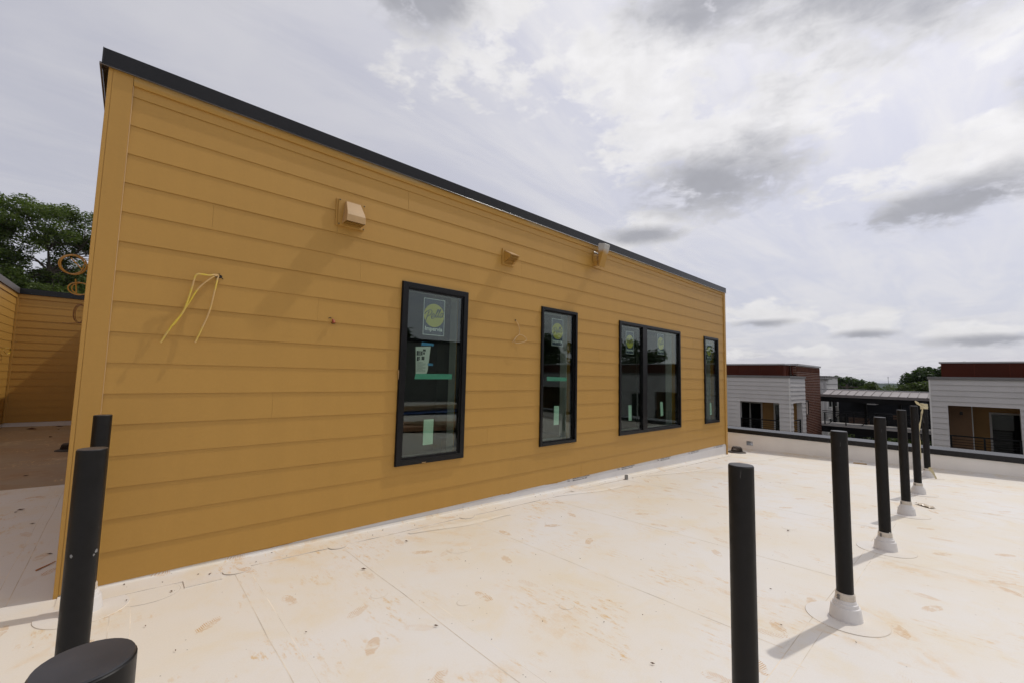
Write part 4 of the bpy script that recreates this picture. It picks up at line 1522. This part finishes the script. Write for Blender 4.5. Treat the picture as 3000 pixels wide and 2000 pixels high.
def sliding_door(parent, T, s0, s1, z0, z1, splits=1, m=M_frw, fw=.06, glassm=None):
    d = bpy.data.objects.new('sliding_door', None)
    COL.objects.link(d)
    d.parent = parent
    f = MB(T)
    f.box(s0, s0 + fw, 0, .06, z0, z1)
    f.box(s1 - fw, s1, 0, .06, z0, z1)
    f.box(s0 + fw, s1 - fw, 0, .06, z1 - fw, z1)
    f.box(s0 + fw, s1 - fw, 0, .06, z0, z0 + fw)
    for k in range(1, splits + 1):
        c = s0 + (s1 - s0) * k / (splits + 1)
        f.box(c - fw * .5, c + fw * .5, 0, .065, z0 + fw, z1 - fw)
    build('frame', f, m, d)
    build('pane', MB(T).box(s0 + fw, s1 - fw, .02, .026, z0 + fw, z1 - fw), M_fglass, d)
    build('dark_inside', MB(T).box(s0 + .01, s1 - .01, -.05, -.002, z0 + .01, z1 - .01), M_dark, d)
    return d


FX = 22.5
# ---- A: white sided building on the left, with balcony corner and brick stair tower
BA = thing('white_apartments', 'white sided apartment block with corner balcony and brick tower left of the covered walkway', 'building', (0, 0, 0), 'buildings across the court')
TA = face_negX(FX)
YA, YA1 = 1.96, 13.0
opA = (2.39, 4.07, -1.5, 0.40)
siding(BA, TA, YA + .03, YA1, -2.0, 18, 0.198, M_wsid, [opA, (7.5, 9.3, -1.5, .40)], (), step=3.6, seed=21, prou=.030, lap=.022)
XA1 = 25.0
TA2 = face_negY(YA)
siding(BA, TA2, FX + .03, XA1, -2.0, 18, 0.198, M_wsid, [(22.93, 24.37, -1.5, .41)], (), step=0, seed=22, prou=.030, lap=.022)
build('corner_trim', MB().box(FX - .018, FX + .028, YA - .018, YA + .028, -2.0, 1.56), M_wcorn, BA)
w = MB()
# front skin pieces round the openings, side skin, top
for (a, b_) in ((YA, 2.39), (4.07, 7.5), (9.3, YA1)):
    w.box(FX, FX + .2, a, b_, -9, 1.56)
for (a, b_) in ((2.39, 4.07), (7.5, 9.3)):
    w.box(FX, FX + .2, a, b_, 0.40, 1.56)
    w.box(FX, FX + .2, a, b_, -9, -1.4)
w.box(FX + .2, 22.93, YA, YA + .2, -9, 1.56)
w.box(24.37, XA1, YA, YA + .2, -9, 1.56)
w.box(22.93, 24.37, YA, YA + .2, .41, 1.56)
w.box(22.93, 24.37, YA, YA + .2, -9, -1.4)
w.box(FX + .2, 24.7, YA + .2, YA1, 1.40, 1.56)
w.box(24.7, 30, 2.4, YA1, 1.40, 1.56)
build('wall', w, M_wsid, BA)
build('balcony_floor', MB().box(FX + .2, 24.6, YA + .2, YA1, -1.5, -1.4), M_conc, BA)
build('balcony_ceiling', MB().box(FX + .2, 24.6, YA + .2, YA1, .62, .72), M_ibrn, BA)
w = MB()
w.box(24.5, 24.6, YA + .2, YA1, -1.4, .62)
w.box(FX + .2, 24.5, 5.2, 5.3, -1.4, .62)
w.box(FX + .2, 24.5, 7.1, 7.2, -1.4, .62)
build('balcony_wall', w, M_iyel, BA)
TAi = face_negX(24.49)
sliding_door(BA, TAi, 3.70, 4.85, -1.38, .30, 1)
sliding_door(BA, TAi, 2.70, 3.18, -1.38, .30, 0, m=M_frw)
sliding_door(BA, TAi, 7.7, 9.0, -1.38, .30, 1)
railing(BA, face_negX(FX + .06), 2.39, 4.07, -.40, -1.30, (2.42, 3.2, 4.04), 9)
railing(BA, face_negX(FX + .06), 7.5, 9.3, -.40, -1.30, (7.53, 9.27), 9)
railing(BA, face_negY(YA + .06), 22.93, 24.37, -.40, -1.30, (22.96, 24.34), 9)
build('coping', MB().box(FX - .05, XA1 + .08, YA - .05, YA1, 1.562, 1.66), M_gcop, BA)
# set-back rust red metal band
rs = 23.8
for k in range(9):
    y0 = 2.53 + k * 1.05
    build('metal_panel', MB(face_negX(rs)).box(y0 + .012, y0 + 1.038, 0.0, .02, 1.661, 2.20), M_red, BA)
    build('panel_batten', MB(face_negX(rs)).box(y0 - .012, y0 + .012, 0.0, .035, 1.661, 2.20), M_redl, BA)
for k in range(3):
    x0 = rs + .02 + k * .32
    build('metal_panel', MB(face_negY(2.515)).box(x0, x0 + .30, 0.0, .012, 1.661, 2.20), M_redl, BA)
    build('panel_batten', MB(face_negY(2.515)).box(x0 + .30, x0 + .32, 0.0, .035, 1.661, 2.20), M_redl, BA)
build('upper_wall', MB().box(rs + .001, 30, 2.516, YA1, 1.561, 2.20), M_red, BA)
build('coping', MB().box(rs - .05, 29, 2.46, YA1, 2.201, 2.265), M_lcop, BA)
# brick tower: each brick real, joined as one part
bx0, bx1, by = 24.72, 29.15, 2.18
w = MB()
w.box(bx0 + .012, bx1 - .012, by + .010, 5.0, -9, 2.20)
build('tower_core', w, M_mort, BA)
bk = MB()
bl, bh, gap = .205, .068, .020
r = random.Random(44)
zc = -1.9
row = 0
while zc < 1.93:
    x = bx0 - (0.5 * (bl + gap) if row % 2 else 0)
    while x < bx1:
        a, b_ = max(x, bx0), min(x + bl, bx1)
        if b_ - a > .03:
            if not (26.0 < (a + b_) / 2 < 26.55 and -.30 < zc < .46):
                d = r.uniform(0, .004)
                bk.box(a, b_, by - d, by + .05, zc, zc + bh)
        x += bl + gap
    y = by + .052 + (.1 if row % 2 else 0)
    zc += bh + gap
    row += 1
x = bx0
while x < bx1 - .05:
    bk.box(x, x + bh, by - .012, by + .05, 1.945, 2.155)
    x += bh + gap
y = by + .06
while y < 2.6:
    bk.box(bx0, bx0 + .05, y, y + bl, 1.69, 1.69 + bh)
    for q_ in range(6):
        bk.box(bx0, bx0 + .05, y, y + bl, 1.69 + q_ * (bh + gap), 1.69 + q_ * (bh + gap) + bh)
    y += bl + gap
tag(build('brick', bk, M_brick, BA), kind='stuff')
build('coping', MB().box(bx0 - .05, bx1 + .05, by - .06, 5.0, 2.205, 2.29), M_lcop, BA)
sliding_door(BA, face_negY(by + .04), 26.03, 26.52, -.29, .45, 0, m=M_blk, fw=.04)
build('window_sill', MB().box(25.98, 26.58, by - .04, by + .05, -.37, -.30), M_wood, BA)
build('downpipe', MB().tube([(24.66, 2.40, 2.18), (24.66, 2.38, 1.8), (24.62, 2.33, 1.7)], .035, 8), M_redl, BA, smooth=True)

# ---- B: white sided building on the right
BB = thing('white_apartments', 'white sided apartment block with wide open balcony right of the covered walkway', 'building', (0, 0, 0), 'buildings across the court')
TB = face_negX(FX)
YB0, YB1 = -24.0, -2.57
opsB = [(-4.71, -3.02, -1.5, 0.66), (-8.6, -7.0, -1.5, .66), (-12.6, -10.9, -1.5, .66), (-17.6, -15.2, -1.5, .66), (-10.2, -9.3, -.9, .55)]
siding(BB, TB, YB0, YB1 - .03, -2.0, 18, 0.2005, M_wsid, opsB, (), step=3.6, seed=25, prou=.030, lap=.022)
build('corner_trim', MB().box(FX - .018, FX + .03, YB1 - .028, YB1 + .018, -2.0, 1.605), M_wcorn, BB)
w = MB()
ys = [YB0, -17.6, -15.2, -12.6, -10.9, -10.2, -9.3, -8.6, -7.0, -4.71, -3.02, YB1]
for i in range(len(ys) - 1):
    a, b_ = ys[i], ys[i + 1]
    if i % 2 == 0:
        w.box(FX, FX + .2, a, b_, -9, 1.60)
    else:
        lo, hi = (-.9, .55) if (a, b_) == (-10.2, -9.3) else (-1.4, .66)
        w.box(FX, FX + .2, a, b_, hi, 1.60)
        w.box(FX, FX + .2, a, b_, -9, lo)
w.box(FX + .2, 34, YB1 - .2, YB1, -9, 1.60)
w.box(FX + .2, 34, YB0, YB1 - .2, 1.45, 1.60)
build('wall', w, M_wsid, BB)
siding(BB, face_posY(YB1), FX + .03, 30, -2.0, 18, 0.2005, M_wsid, (), (), step=3.6, seed=26)
build('balcony_floor', MB().box(FX + .2, 25, YB0, YB1 - .2, -1.5, -1.4), M_conc, BB)
build('balcony_ceiling', MB().box(FX + .2, 25, YB0, YB1 - .2, .70, .80), M_ibrn, BB)
w = MB()
w.box(24.8, 24.9, YB0, YB1 - .2, -1.4, .70)
w.box(FX + .2, 24.8, -4.95, -4.85, -1.4, .70)
for y in (-6.8, -8.8, -10.7, -12.8, -15.0, -17.8):
    w.box(FX + .2, 24.8, y - .05, y + .05, -1.4, .70)
build('balcony_wall', w, M_iyel, BB)
build('closet_wall', MB().box(23.9, 24.8, -3.585, YB1 - .2, -1.4, .70), M_ibrn, BB)  # closet's shade is put into this darker brown wall colour
build('closet_trim', MB().box(23.885, 23.93, -3.615, -3.586, -1.4, .70), M_frw, BB)
d = sliding_door(BB, face_negX(24.79), -5.6, -4.03, -1.38, .40, 1)
for a, b_ in ((-8.5, -7.2), (-12.4, -11.1), (-17.2, -15.6)):
    sliding_door(BB, face_negX(24.79), a, b_, -1.38, .40, 1)
sliding_door(BB, face_negX(FX + .12), -10.2, -9.3, -.9, .55, 1)
build('wall_lamp', MB().box(23.86, 23.899, -3.36, -3.28, .28, .40), M_blk, BB, bevel=.01)
for a, b_, _, _ in opsB[:4]:
    railing(BB, face_negX(FX + .06), a, b_, -.40, -1.30, (a + .03, (a + b_) / 2, b_ - .03), 9)
build('coping', MB().box(FX - .06, 34, YB0, YB1 + .05, 1.601, 1.70), M_gcop, BB)
rs = 23.7
for k in range(22):
    y1 = -2.87 - k * .86
    build('metal_panel', MB(face_negX(rs)).box(y1 - .848, y1 - .012, 0.0, .02, 1.701, 2.24), M_red, BB)
    build('panel_batten', MB(face_negX(rs)).box(y1 - .012, y1 + .012, 0.0, .035, 1.701, 2.24), M_redl, BB)
build('upper_wall', MB().box(rs + .001, 33, YB0, -2.86, 1.60, 2.24), M_red, BB)
build('coping', MB().box(rs - .06, 33, YB0, -2.80, 2.241, 2.295), M_lcop, BB)

# ---- covered walkway between them
CW = thing('covered_walkway', 'covered steel walkway with pale standing seam roof between the two white blocks', 'walkway bridge')
ex, rx = 29.5, 31.0
ez0, ez1, rz = .60, .735, .985
y0w, y1w = -6.0, 2.6
npan = 24
pw = .355
for k in range(npan):
    b_ = 2.17 - k * pw
    a = b_ - pw
    p = MB()
    p.hexa([(ex, a + .004, ez1 - .03), (rx, a + .004, rz - .03), (rx, b_ - .004, rz - .03), (ex, b_ - .004, ez1 - .03), (ex, a + .004, ez1), (rx, a + .004, rz), (rx, b_ - .004, rz), (ex, b_ - .004, ez1)])
    build('roof_panel', p, M_broof, CW)
    sm = MB()
    sm.hexa([(ex + .002, a - .012, ez1 - .02), (rx, a - .012, rz - .02), (rx, a + .012, rz - .02), (ex + .002, a + .012, ez1 - .02), (ex + .002, a - .012, ez1 + .035), (rx, a - .012, rz + .035), (rx, a + .012, rz + .035), (ex + .002, a + .012, ez1 + .035)])
    build('standing_seam', sm, M_bfasc, CW)
build('ridge_cap', MB().box(rx - .02, rx + .18, y0w, y1w, rz - .02, rz + .05), M_lcop, CW)
build('fascia', MB().box(ex - .04, ex - .001, y0w, y1w, ez0, ez1 + .005), M_bfasc, CW)
build('roof_beam', MB().box(ex + .05, ex + .22, y0w, y1w, .33, ez0 + .04), M_rail, CW)
build('roof_beam', MB().box(rx + .3, rx + .5, y0w, y1w, .33, ez0 + .04), M_rail, CW)
build('soffit', MB().box(ex + .22, rx + .3, y0w, y1w, .50, .56), M_char, CW)
build('deck', MB().box(ex + .0, rx + .6, y0w, y1w, -1.02, -.93), M_conc, CW)
build('deck_beam', MB().box(ex + .04, ex + .2, y0w, y1w, -1.36, -1.021), M_rail, CW)
build('deck_beam', MB().box(rx + .3, rx + .5, y0w, y1w, -1.36, -1.021), M_rail, CW)
railing(CW, face_negX(ex + .06), y0w, 2.16, -.27, -.86, (2.1, 1.16, -.3, -1.75, -3.2), 7)
railing(CW, face_negX(rx + .5), y0w, 2.6, -.27, -.86, (1.11, -.35, -1.8), 7)
for k in range(5):
    yy = 2.0 - k * 1.45
    build('deck_brace', MB().tube([(ex + .5, yy, -.92), (ex + .9, yy - .6, -.2)], .02, 6), M_rail, CW)
    build('column', MB().box(rx + .32, rx + .44, yy - .06, yy + .06, -.93, .33), M_rail, CW)

# ---- C and D behind the walkway
BC = thing('white_house', 'small plain white house block behind the walkway beside the brick tower', 'building')
TC = face_negY(3.24)
w = MB()
w.box(36.0, 39.56, 3.24, 8.0, -9, 1.78)
build('wall', w, M_wcorn, BC)
build('wall_joint', MB(TC).box(36.02, 39.54, 0, .02, 1.28, 1.31), M_gcop, BC)
build('low_wing', MB().box(35.4, 35.99, 3.36, 8.0, -9, 1.36), M_wsid, BC)
build('coping', MB().box(35.9, 39.66, 3.14, 8.1, 1.781, 1.86), M_gcop, BC)
build('canopy', MB().box(35.7, 36.6, 3.0, 8.1, 1.62, 1.68), M_gcop, BC)
for a, b_, z0, z1 in ((36.25, 37.30, -.34, .15), (38.01, 39.0, -.36, .11), (36.25, 37.05, -1.5, -1.06), (37.98, 38.79, -1.53, -1.07)):
    sliding_door(BC, TC, a, b_, z0, z1, 0, m=M_frw, fw=.05)
BD = thing('charcoal_house', 'charcoal clad house with brown panels seen through the walkway', 'building')
w = MB()
w.box(38.0, 48, -4.5, 2.95, -9, .08)
build('wall', w, M_char, BD)
build('roof_cap', MB().box(37.0, 38.5, 1.17, 2.12, .10, .17), M_wcorn, BD)
build('roof_edge', MB().box(37.9, 48, -4.6, 1.16, .081, .14), M_gcop, BD)
for k in range(5):
    build('pergola_slat', MB().box(36.2 + k * .3, 36.3 + k * .3, .72, 1.22, .02, .07), M_gcop, BD)
for a, b_, z0, z1 in ((1.28, 2.41, -1.9, -.98), (-.15, .07, -.95, -.62)):
    build('wood_panel', MB(face_negX(38.0)).box(a, b_, 0, .04, z0, z1), M_wood, BD)
sliding_door(BD, face_negX(38.0), .25, .62, -1.9, -.66, 0, m=M_char)
sliding_door(BD, face_negX(38.0), 2.48, 2.85, -1.9, -.9, 0, m=M_char)

# ---- utility pole and wires, mast
UP = thing('utility_pole', 'thin wooden utility pole with wires in front of the far trees', 'utility pole', (49.6, 4.35, -9))
build('pole', MB().tube([(0, 0, 0), (0, 0, 10.3)], [.13, .09], 8), M_bark, UP, smooth=True)
build('crossarm', MB().box(-.05, .05, -.8, .8, 10.0, 10.1), M_bark, UP)
for k, (dy, zz) in enumerate(((-.7, 10.15), (0, 10.3), (.7, 10.15), (.1, 9.5), (-.1, 9.2))):
    pts = [(0, dy, zz)]
    for i in range(1, 9):
        t_ = i / 8
        pts.append((-12 * t_, dy - 15 * t_, zz - 4.2 * t_ * (1 - t_) - 1.3 * t_))
    build('wire', MB().tube(pts, .018, 4), M_rail, UP)
MS = tag(build('radio_mast', MB().tube([(1490, 154, -10), (1490, 154, 21)], [.8, .35], 5).box(1489, 1491, 153, 155, 18, 20), M_gcop), 'faint thin radio mast on the far skyline', 'mast')

# ---- things behind the photographer, seen mirrored in the glass
OP = thing('grey_penthouse', 'grey green sided penthouse mirrored in the taped window', 'building')
w = MB()
w.box(4.5, 13.5, -15.5, -12.52, -.2, 2.72)
build('wall', w, M_greys, OP)
siding(OP, face_posY(-12.52), 4.5, 13.5, .30, 12, .2, M_greys, (), (), step=3.66, seed=30)
build('coping', MB().box(4.4, 13.6, -15.6, -12.46, 2.73, 2.86), M_cop, OP)
LP = thing('lumber_stack', 'pile of loose pine boards mirrored in the taped window', 'lumber', (7.6, -8.6, zroof(7.6, -8.6)))
r = random.Random(3)
for k in range(14):
    o_ = build('board', MB().box(-1.3, 1.3, -.045, .045, 0, .038), M_pine, LP, loc=(r.uniform(-.2, .2), (k % 5) * .1 - .2, .10 + (k // 5) * .042))
    o_.rotation_euler = (0, 0, r.uniform(-.12, .12))
tr = MB()
gn = 24
vs = []
for i in range(gn):
    for j in range(gn):
        u, v_ = i / (gn - 1), j / (gn - 1)
        vs.append((7.6 + (u - .5) * 3.4, -8.6 + (v_ - .5) * 1.3, zroof(7.6, -8.6) + .03 + abs(r.gauss(0, .02))))
tr.add(vs, [(i * gn + j, (i + 1) * gn + j, (i + 1) * gn + j + 1, i * gn + j + 1) for i in range(gn - 1) for j in range(gn - 1)])
tag(build('blue_tarp', tr, M_tarp, smooth=True), 'rumpled blue tarp under the lumber mirrored in the glass', 'tarp')
PL = thing('plywood_stack', 'low stack of brown plywood mirrored low in the taped window', 'plywood', (5.9, -5.3, zroof(5.9, -5.3)))
for k in range(4):
    o_ = build('sheet', MB().box(-.95, .95, -.6, .6, 0, .018), M_ply, PL, loc=(r.uniform(-.05, .05), r.uniform(-.05, .05), .04 + k * .02))
    o_.rotation_euler = (0, 0, .35 + r.uniform(-.08, .08))
for k in range(3):
    o_ = build('board', MB().box(-.75, .75, -.045, .045, 0, .038), M_pine, PL, loc=(-.2 + .12 * k, .35, .125 + .01 * k))
    o_.rotation_euler = (0, 0, .9 + .1 * k)

# =================================================================== TREES
def leaves_object(name, centres, radii, per, size, m, parent, seed, flat_=0.75):
    g = np.random.default_rng(seed)
    allc = []
    for (c, rr, k) in zip(centres, radii, per):
        d = g.normal(size=(k, 3))
        d /= np.linalg.norm(d, axis=1)[:, None]
        rad_ = rr * g.uniform(0.25, 1.0, size=(k, 1)) ** 0.6
        p = d * rad_
        p[:, 2] *= flat_
        allc.append(p + np.array(c))
    P_ = np.concatenate(allc)
    n_ = len(P_)
    a = g.normal(size=(n_, 3))
    a[:, 2] *= 0.5
    a /= np.linalg.norm(a, axis=1)[:, None]
    b2 = g.normal(size=(n_, 3))
    b2 -= (b2 * a).sum(1)[:, None] * a
    b2 /= np.linalg.norm(b2, axis=1)[:, None]
    s_ = size * g.uniform(0.6, 1.3, size=(n_, 1))
    nrm = np.cross(a, b2)
    v0 = P_ - a * s_
    v1 = P_ + b2 * s_ * .42 + nrm * s_ * .12
    v2 = P_ + a * s_
    v3 = P_ - b2 * s_ * .42 + nrm * s_ * .12
    V = np.stack([v0, v1, v2, v3], 1).reshape(-1, 3)
    me = bpy.data.meshes.new(name)
    me.vertices.add(4 * n_)
    me.vertices.foreach_set('co', V.ravel())
    me.loops.add(4 * n_)
    me.loops.foreach_set('vertex_index', np.arange(4 * n_, dtype=np.int32))
    me.polygons.add(n_)
    me.polygons.foreach_set('loop_start', np.arange(0, 4 * n_, 4, dtype=np.int32))
    me.polygons.foreach_set('loop_total', np.full(n_, 4, dtype=np.int32))
    me.materials.append(m)
    me.update(calc_edges=True)
    o_ = bpy.data.objects.new(name, me)
    COL.objects.link(o_)
    if parent is not None:
        o_.parent = parent
    return o_


def tree(label, x, y, zb, H, crown_r, crown_h, nclump, clump_r, per, leaf, m, seed, lobes=None, group=None, trunk_r=.28, name='leafy_tree', bare=0, open_=0.0):
    r_ = random.Random(seed)
    t = thing(name, label, 'tree', (x, y, zb), group)
    tk = MB()
    fork = H - crown_h * 0.80
    tk.tube([(0, 0, 0), (.1, -.05, fork * .5), (0, .05, fork)], [trunk_r, trunk_r * .6], 9, smooth=4)
    cs, rs_, ks = [], [], []
    lobes = lobes or [(0, 0, H - crown_h * .5, crown_r, crown_h * .5)]
    limbs = []
    for (lx, ly, lz, lr, lh) in lobes:
        mid = (lx * .45, ly * .45, fork + (lz - fork) * .45)
        end = (lx * .85, ly * .85, lz - lh * .25)
        tk.tube([(0, .05, fork - .4), mid, end], [trunk_r * .40, trunk_r * .12], 7, smooth=5)
        limbs.append((mid, end))
        cnt = max(4, int(nclump * lr * lr * lh / sum(q[3] ** 2 * q[4] for q in lobes)))
        for k in range(cnt):
            a = r_.uniform(0, 6.283)
            el_ = math.asin(r_.uniform(-.55, 1))
            q_ = r_.uniform(.55, 1.0)
            c = (lx + lr * q_ * math.cos(a) * math.cos(el_), ly + lr * q_ * math.sin(a) * math.cos(el_), lz + lh * q_ * math.sin(el_))
            if r_.random() < open_:
                continue
            rr = clump_r * r_.uniform(.6, 1.25)
            cs.append(c)
            rs_.append(rr)
            ks.append(int(per * (rr / clump_r) ** 2))
            s0 = end if r_.random() < .6 else mid
            bow = Vector((c[0], c[1], c[2])) * .5 + Vector(s0) * .5 + Vector((r_.uniform(-.3, .3), r_.uniform(-.3, .3), -r_.uniform(0, .5)))
            tk.tube([s0, tuple(bow), c], [trunk_r * .16, trunk_r * .035], 5, smooth=3)
            for _ in range(2):
                e = Vector(c) + Vector((r_.uniform(-1, 1), r_.uniform(-1, 1), r_.uniform(-.2, 1))) * rr * .9
                tk.tube([tuple(bow), c, tuple(e)], [trunk_r * .06, trunk_r * .015], 4)
    for _ in range(bare):
        a = r_.uniform(0, 6.28)
        e = (crown_r * .9 * math.cos(a), crown_r * .9 * math.sin(a), fork + r_.uniform(.1, .7) * crown_h)
        mid = (e[0] * .5 + r_.uniform(-.4, .4), e[1] * .5, fork + (e[2] - fork) * .6)
        tk.tube([(0, 0, fork), mid, e], [trunk_r * .2, trunk_r * .02], 5, smooth=4)
        for _ in range(5):
            e2 = (e[0] + r_.uniform(-1, 1), e[1] + r_.uniform(-1, 1), e[2] + r_.uniform(-.3, 1.1))
            tk.tube([mid, e, e2], [trunk_r * .05, trunk_r * .012], 4)
    build('trunk', tk, M_bark, t, smooth=True)
    leaves_object('crown', cs, rs_, ks, leaf, m, t, seed)
    return t


GB = -9.0
# beyond the recess, upper left
tree('tall open crowned locust tree showing left of the yellow corner', -4.6, 40.5, GB, 22.6, 4.2, 6.5, 210, .78, 430, .095, M_leafA, 101,
     lobes=[(-.3, 0, 19.9, 2.6, 2.6), (2.4, .3, 19.4, 2.2, 2.3), (4.4, .5, 17.8, 2.2, 2.8), (-1.6, -.5, 18.2, 1.5, 1.8), (.6, -1, 15.3, 2.6, 1.7), (3.2, -1, 14.6, 2.6, 2.0), (-2.4, -.5, 14.2, 2.2, 1.8), (5.2, 0, 15.8, 2.2, 1.9), (0.5, 0, 12.4, 3.0, 1.6), (-1.2, 0, 16.4, 2.0, 1.6), (1.4, .5, 17.0, 2.0, 1.4)], group='trees beyond the recess wall', trunk_r=.22, bare=2)
tree('second locust tree at the left picture edge with a leaning crown', -9.6, 39.5, GB, 21.5, 4.2, 7, 160, .78, 430, .095, M_leafA, 103,
     lobes=[(1.2, 0, 19.6, 2.5, 2.4), (2.0, .5, 17.0, 2.2, 2.2), (2.3, -.5, 14.8, 2.3, 2.0), (-1.5, 0, 18.5, 2.5, 2.5), (1.6, 0, 12.6, 2.8, 1.6)], group='trees beyond the recess wall', trunk_r=.22, bare=2)
tree('denser dark tree filling the gap low behind the recess wall', -3.5, 52, GB, 19.0, 6.5, 8, 120, 1.2, 300, .17, M_leafB, 104, group='trees beyond the recess wall', open_=.12)
# beyond the walkway, right of centre
tree('rounded dark tree next to the small white house', 74, 9.1, GB, 11.4, 3.0, 6, 60, .9, 200, .20, M_leafB, 201, group='trees beyond the walkway')
tree('tapering dark tree right of the one by the white house', 74.5, 7.4, GB, 11.15, 1.7, 6, 45, .8, 200, .20, M_leafB, 202, group='trees beyond the walkway')
tree('low broad tree in the middle above the walkway roof', 69.6, 5.5, GB, 10.6, 1.5, 5, 60, .6, 230, .17, M_leafC, 203, group='trees beyond the walkway',
     lobes=[(0, -.25, 9.2, 1.0, 1.1), (0, .7, 8.8, .9, 1.0), (0, -.6, 8.4, .7, 1.2)])
tree('large dark spreading tree behind the right white block', 60, -1.6, GB, 12.7, 3.4, 7, 120, .75, 260, .17, M_leafB, 204, group='trees beyond the walkway',
     lobes=[(0, 1.3, 10.3, 1.9, 1.4), (0, -.1, 11.2, 1.7, 1.2), (0, -1.6, 11.3, 1.5, 1.2), (0, 1.9, 9.3, 1.5, 1.6), (0, 0, 9.2, 2.6, 2.0)])
tree('bright green lower tree tucked against the right white block', 54, .05, GB, 11.0, 1.4, 4, 70, .5, 230, .14, M_leafC, 205, group='trees beyond the walkway',
     lobes=[(0, .3, 9.7, .95, .7), (0, -.4, 9.8, .8, .7), (0, .1, 9.0, 1.2, .9)])
# low planting in the court
for k, (x, y, s_) in enumerate(((32.5, 1.3, 1.3), (33, -.6, 1.4), (32.8, -1.9, 1.3))):
    r = random.Random(60 + k)
    lab = ('leafy shrub under the walkway nearest the brick tower', 'leafy shrub under the middle of the walkway', 'leafy shrub under the walkway nearest the right block')[k]
    t = thing('court_tree', lab, 'tree', (x, y, GB), 'greenery under the walkway')
    build('trunk', MB().tube([(0, 0, 0), (0, 0, 6.2)], [.12, .05], 6), M_bark, t)
    cs = [(r.uniform(-s_, s_), r.uniform(-.9, .9), 6.6 + r.uniform(-.9, .9)) for _ in range(22)]
    leaves_object('crown', cs, [.45] * 22, [110] * 22, .08, M_leafC, t, 70 + k)
# trees only mirrored in the windows
for k, (x, y, H, cr, lab) in enumerate(((52, -30, 16, 5.5, 'broad tree mirrored in the double window'), (60, -20, 15, 5.0, 'tree mirrored at the right of the double window'), (42, -36, 16, 5.5, 'tree mirrored in the second narrow window'),
                                        (62, -10, 13.6, 4.0, 'tree mirrored in the last narrow window'), (19, -34, 15, 4.0, 'small tree mirrored above the grey penthouse'), (48, -46, 17, 6, 'far tree mirrored behind the others'))):
    tree(lab, x, y, GB, H, cr, 8, 60, 1.3, 130, .30, M_leafB, 300 + k, group='trees mirrored in the glass', open_=.15)
# far woods that read as one mass
r = random.Random(77)
cs, rs_, ks = [], [], []
for k in range(420):
    d = r.uniform(115, 420)
    a = rad(r.uniform(60, 104))
    x, y = d * math.sin(a) + 0, d * math.cos(a)
    az_ = math.degrees(math.atan2(x, y + 3.77))
    top = -9 + 0.0 + min(9.3, 5.5 + d * .010) + r.uniform(-1.2, .6)
    cs.append((x, y, top - 2.0))
    rs_.append(r.uniform(2.4, 4.2))
    ks.append(90)
tag(leaves_object('woods', cs, rs_, ks, .75, M_leafC, None, 400, .8), 'far green woods beyond the walkway roof', kind='stuff')

# thin summer air out to the skyline
hz = bpy.data.materials.new('summer_air')
hz.use_nodes = True
hz.node_tree.nodes.clear()
bz = NB(hz.node_tree)
zo = bz.n('ShaderNodeOutputMaterial')
pv = bz.n('ShaderNodeVolumePrincipled')
pv.inputs['Color'].default_value = (0.80, 0.87, 0.97, 1)
pv.inputs['Density'].default_value = 1.1e-4
hz.node_tree.links.new(pv.outputs[0], zo.inputs['Volume'])
hb = build('haze', MB().box(-6010, 6010, -6010, 6010, -34, 24), hz)
tag(hb, kind='stuff')
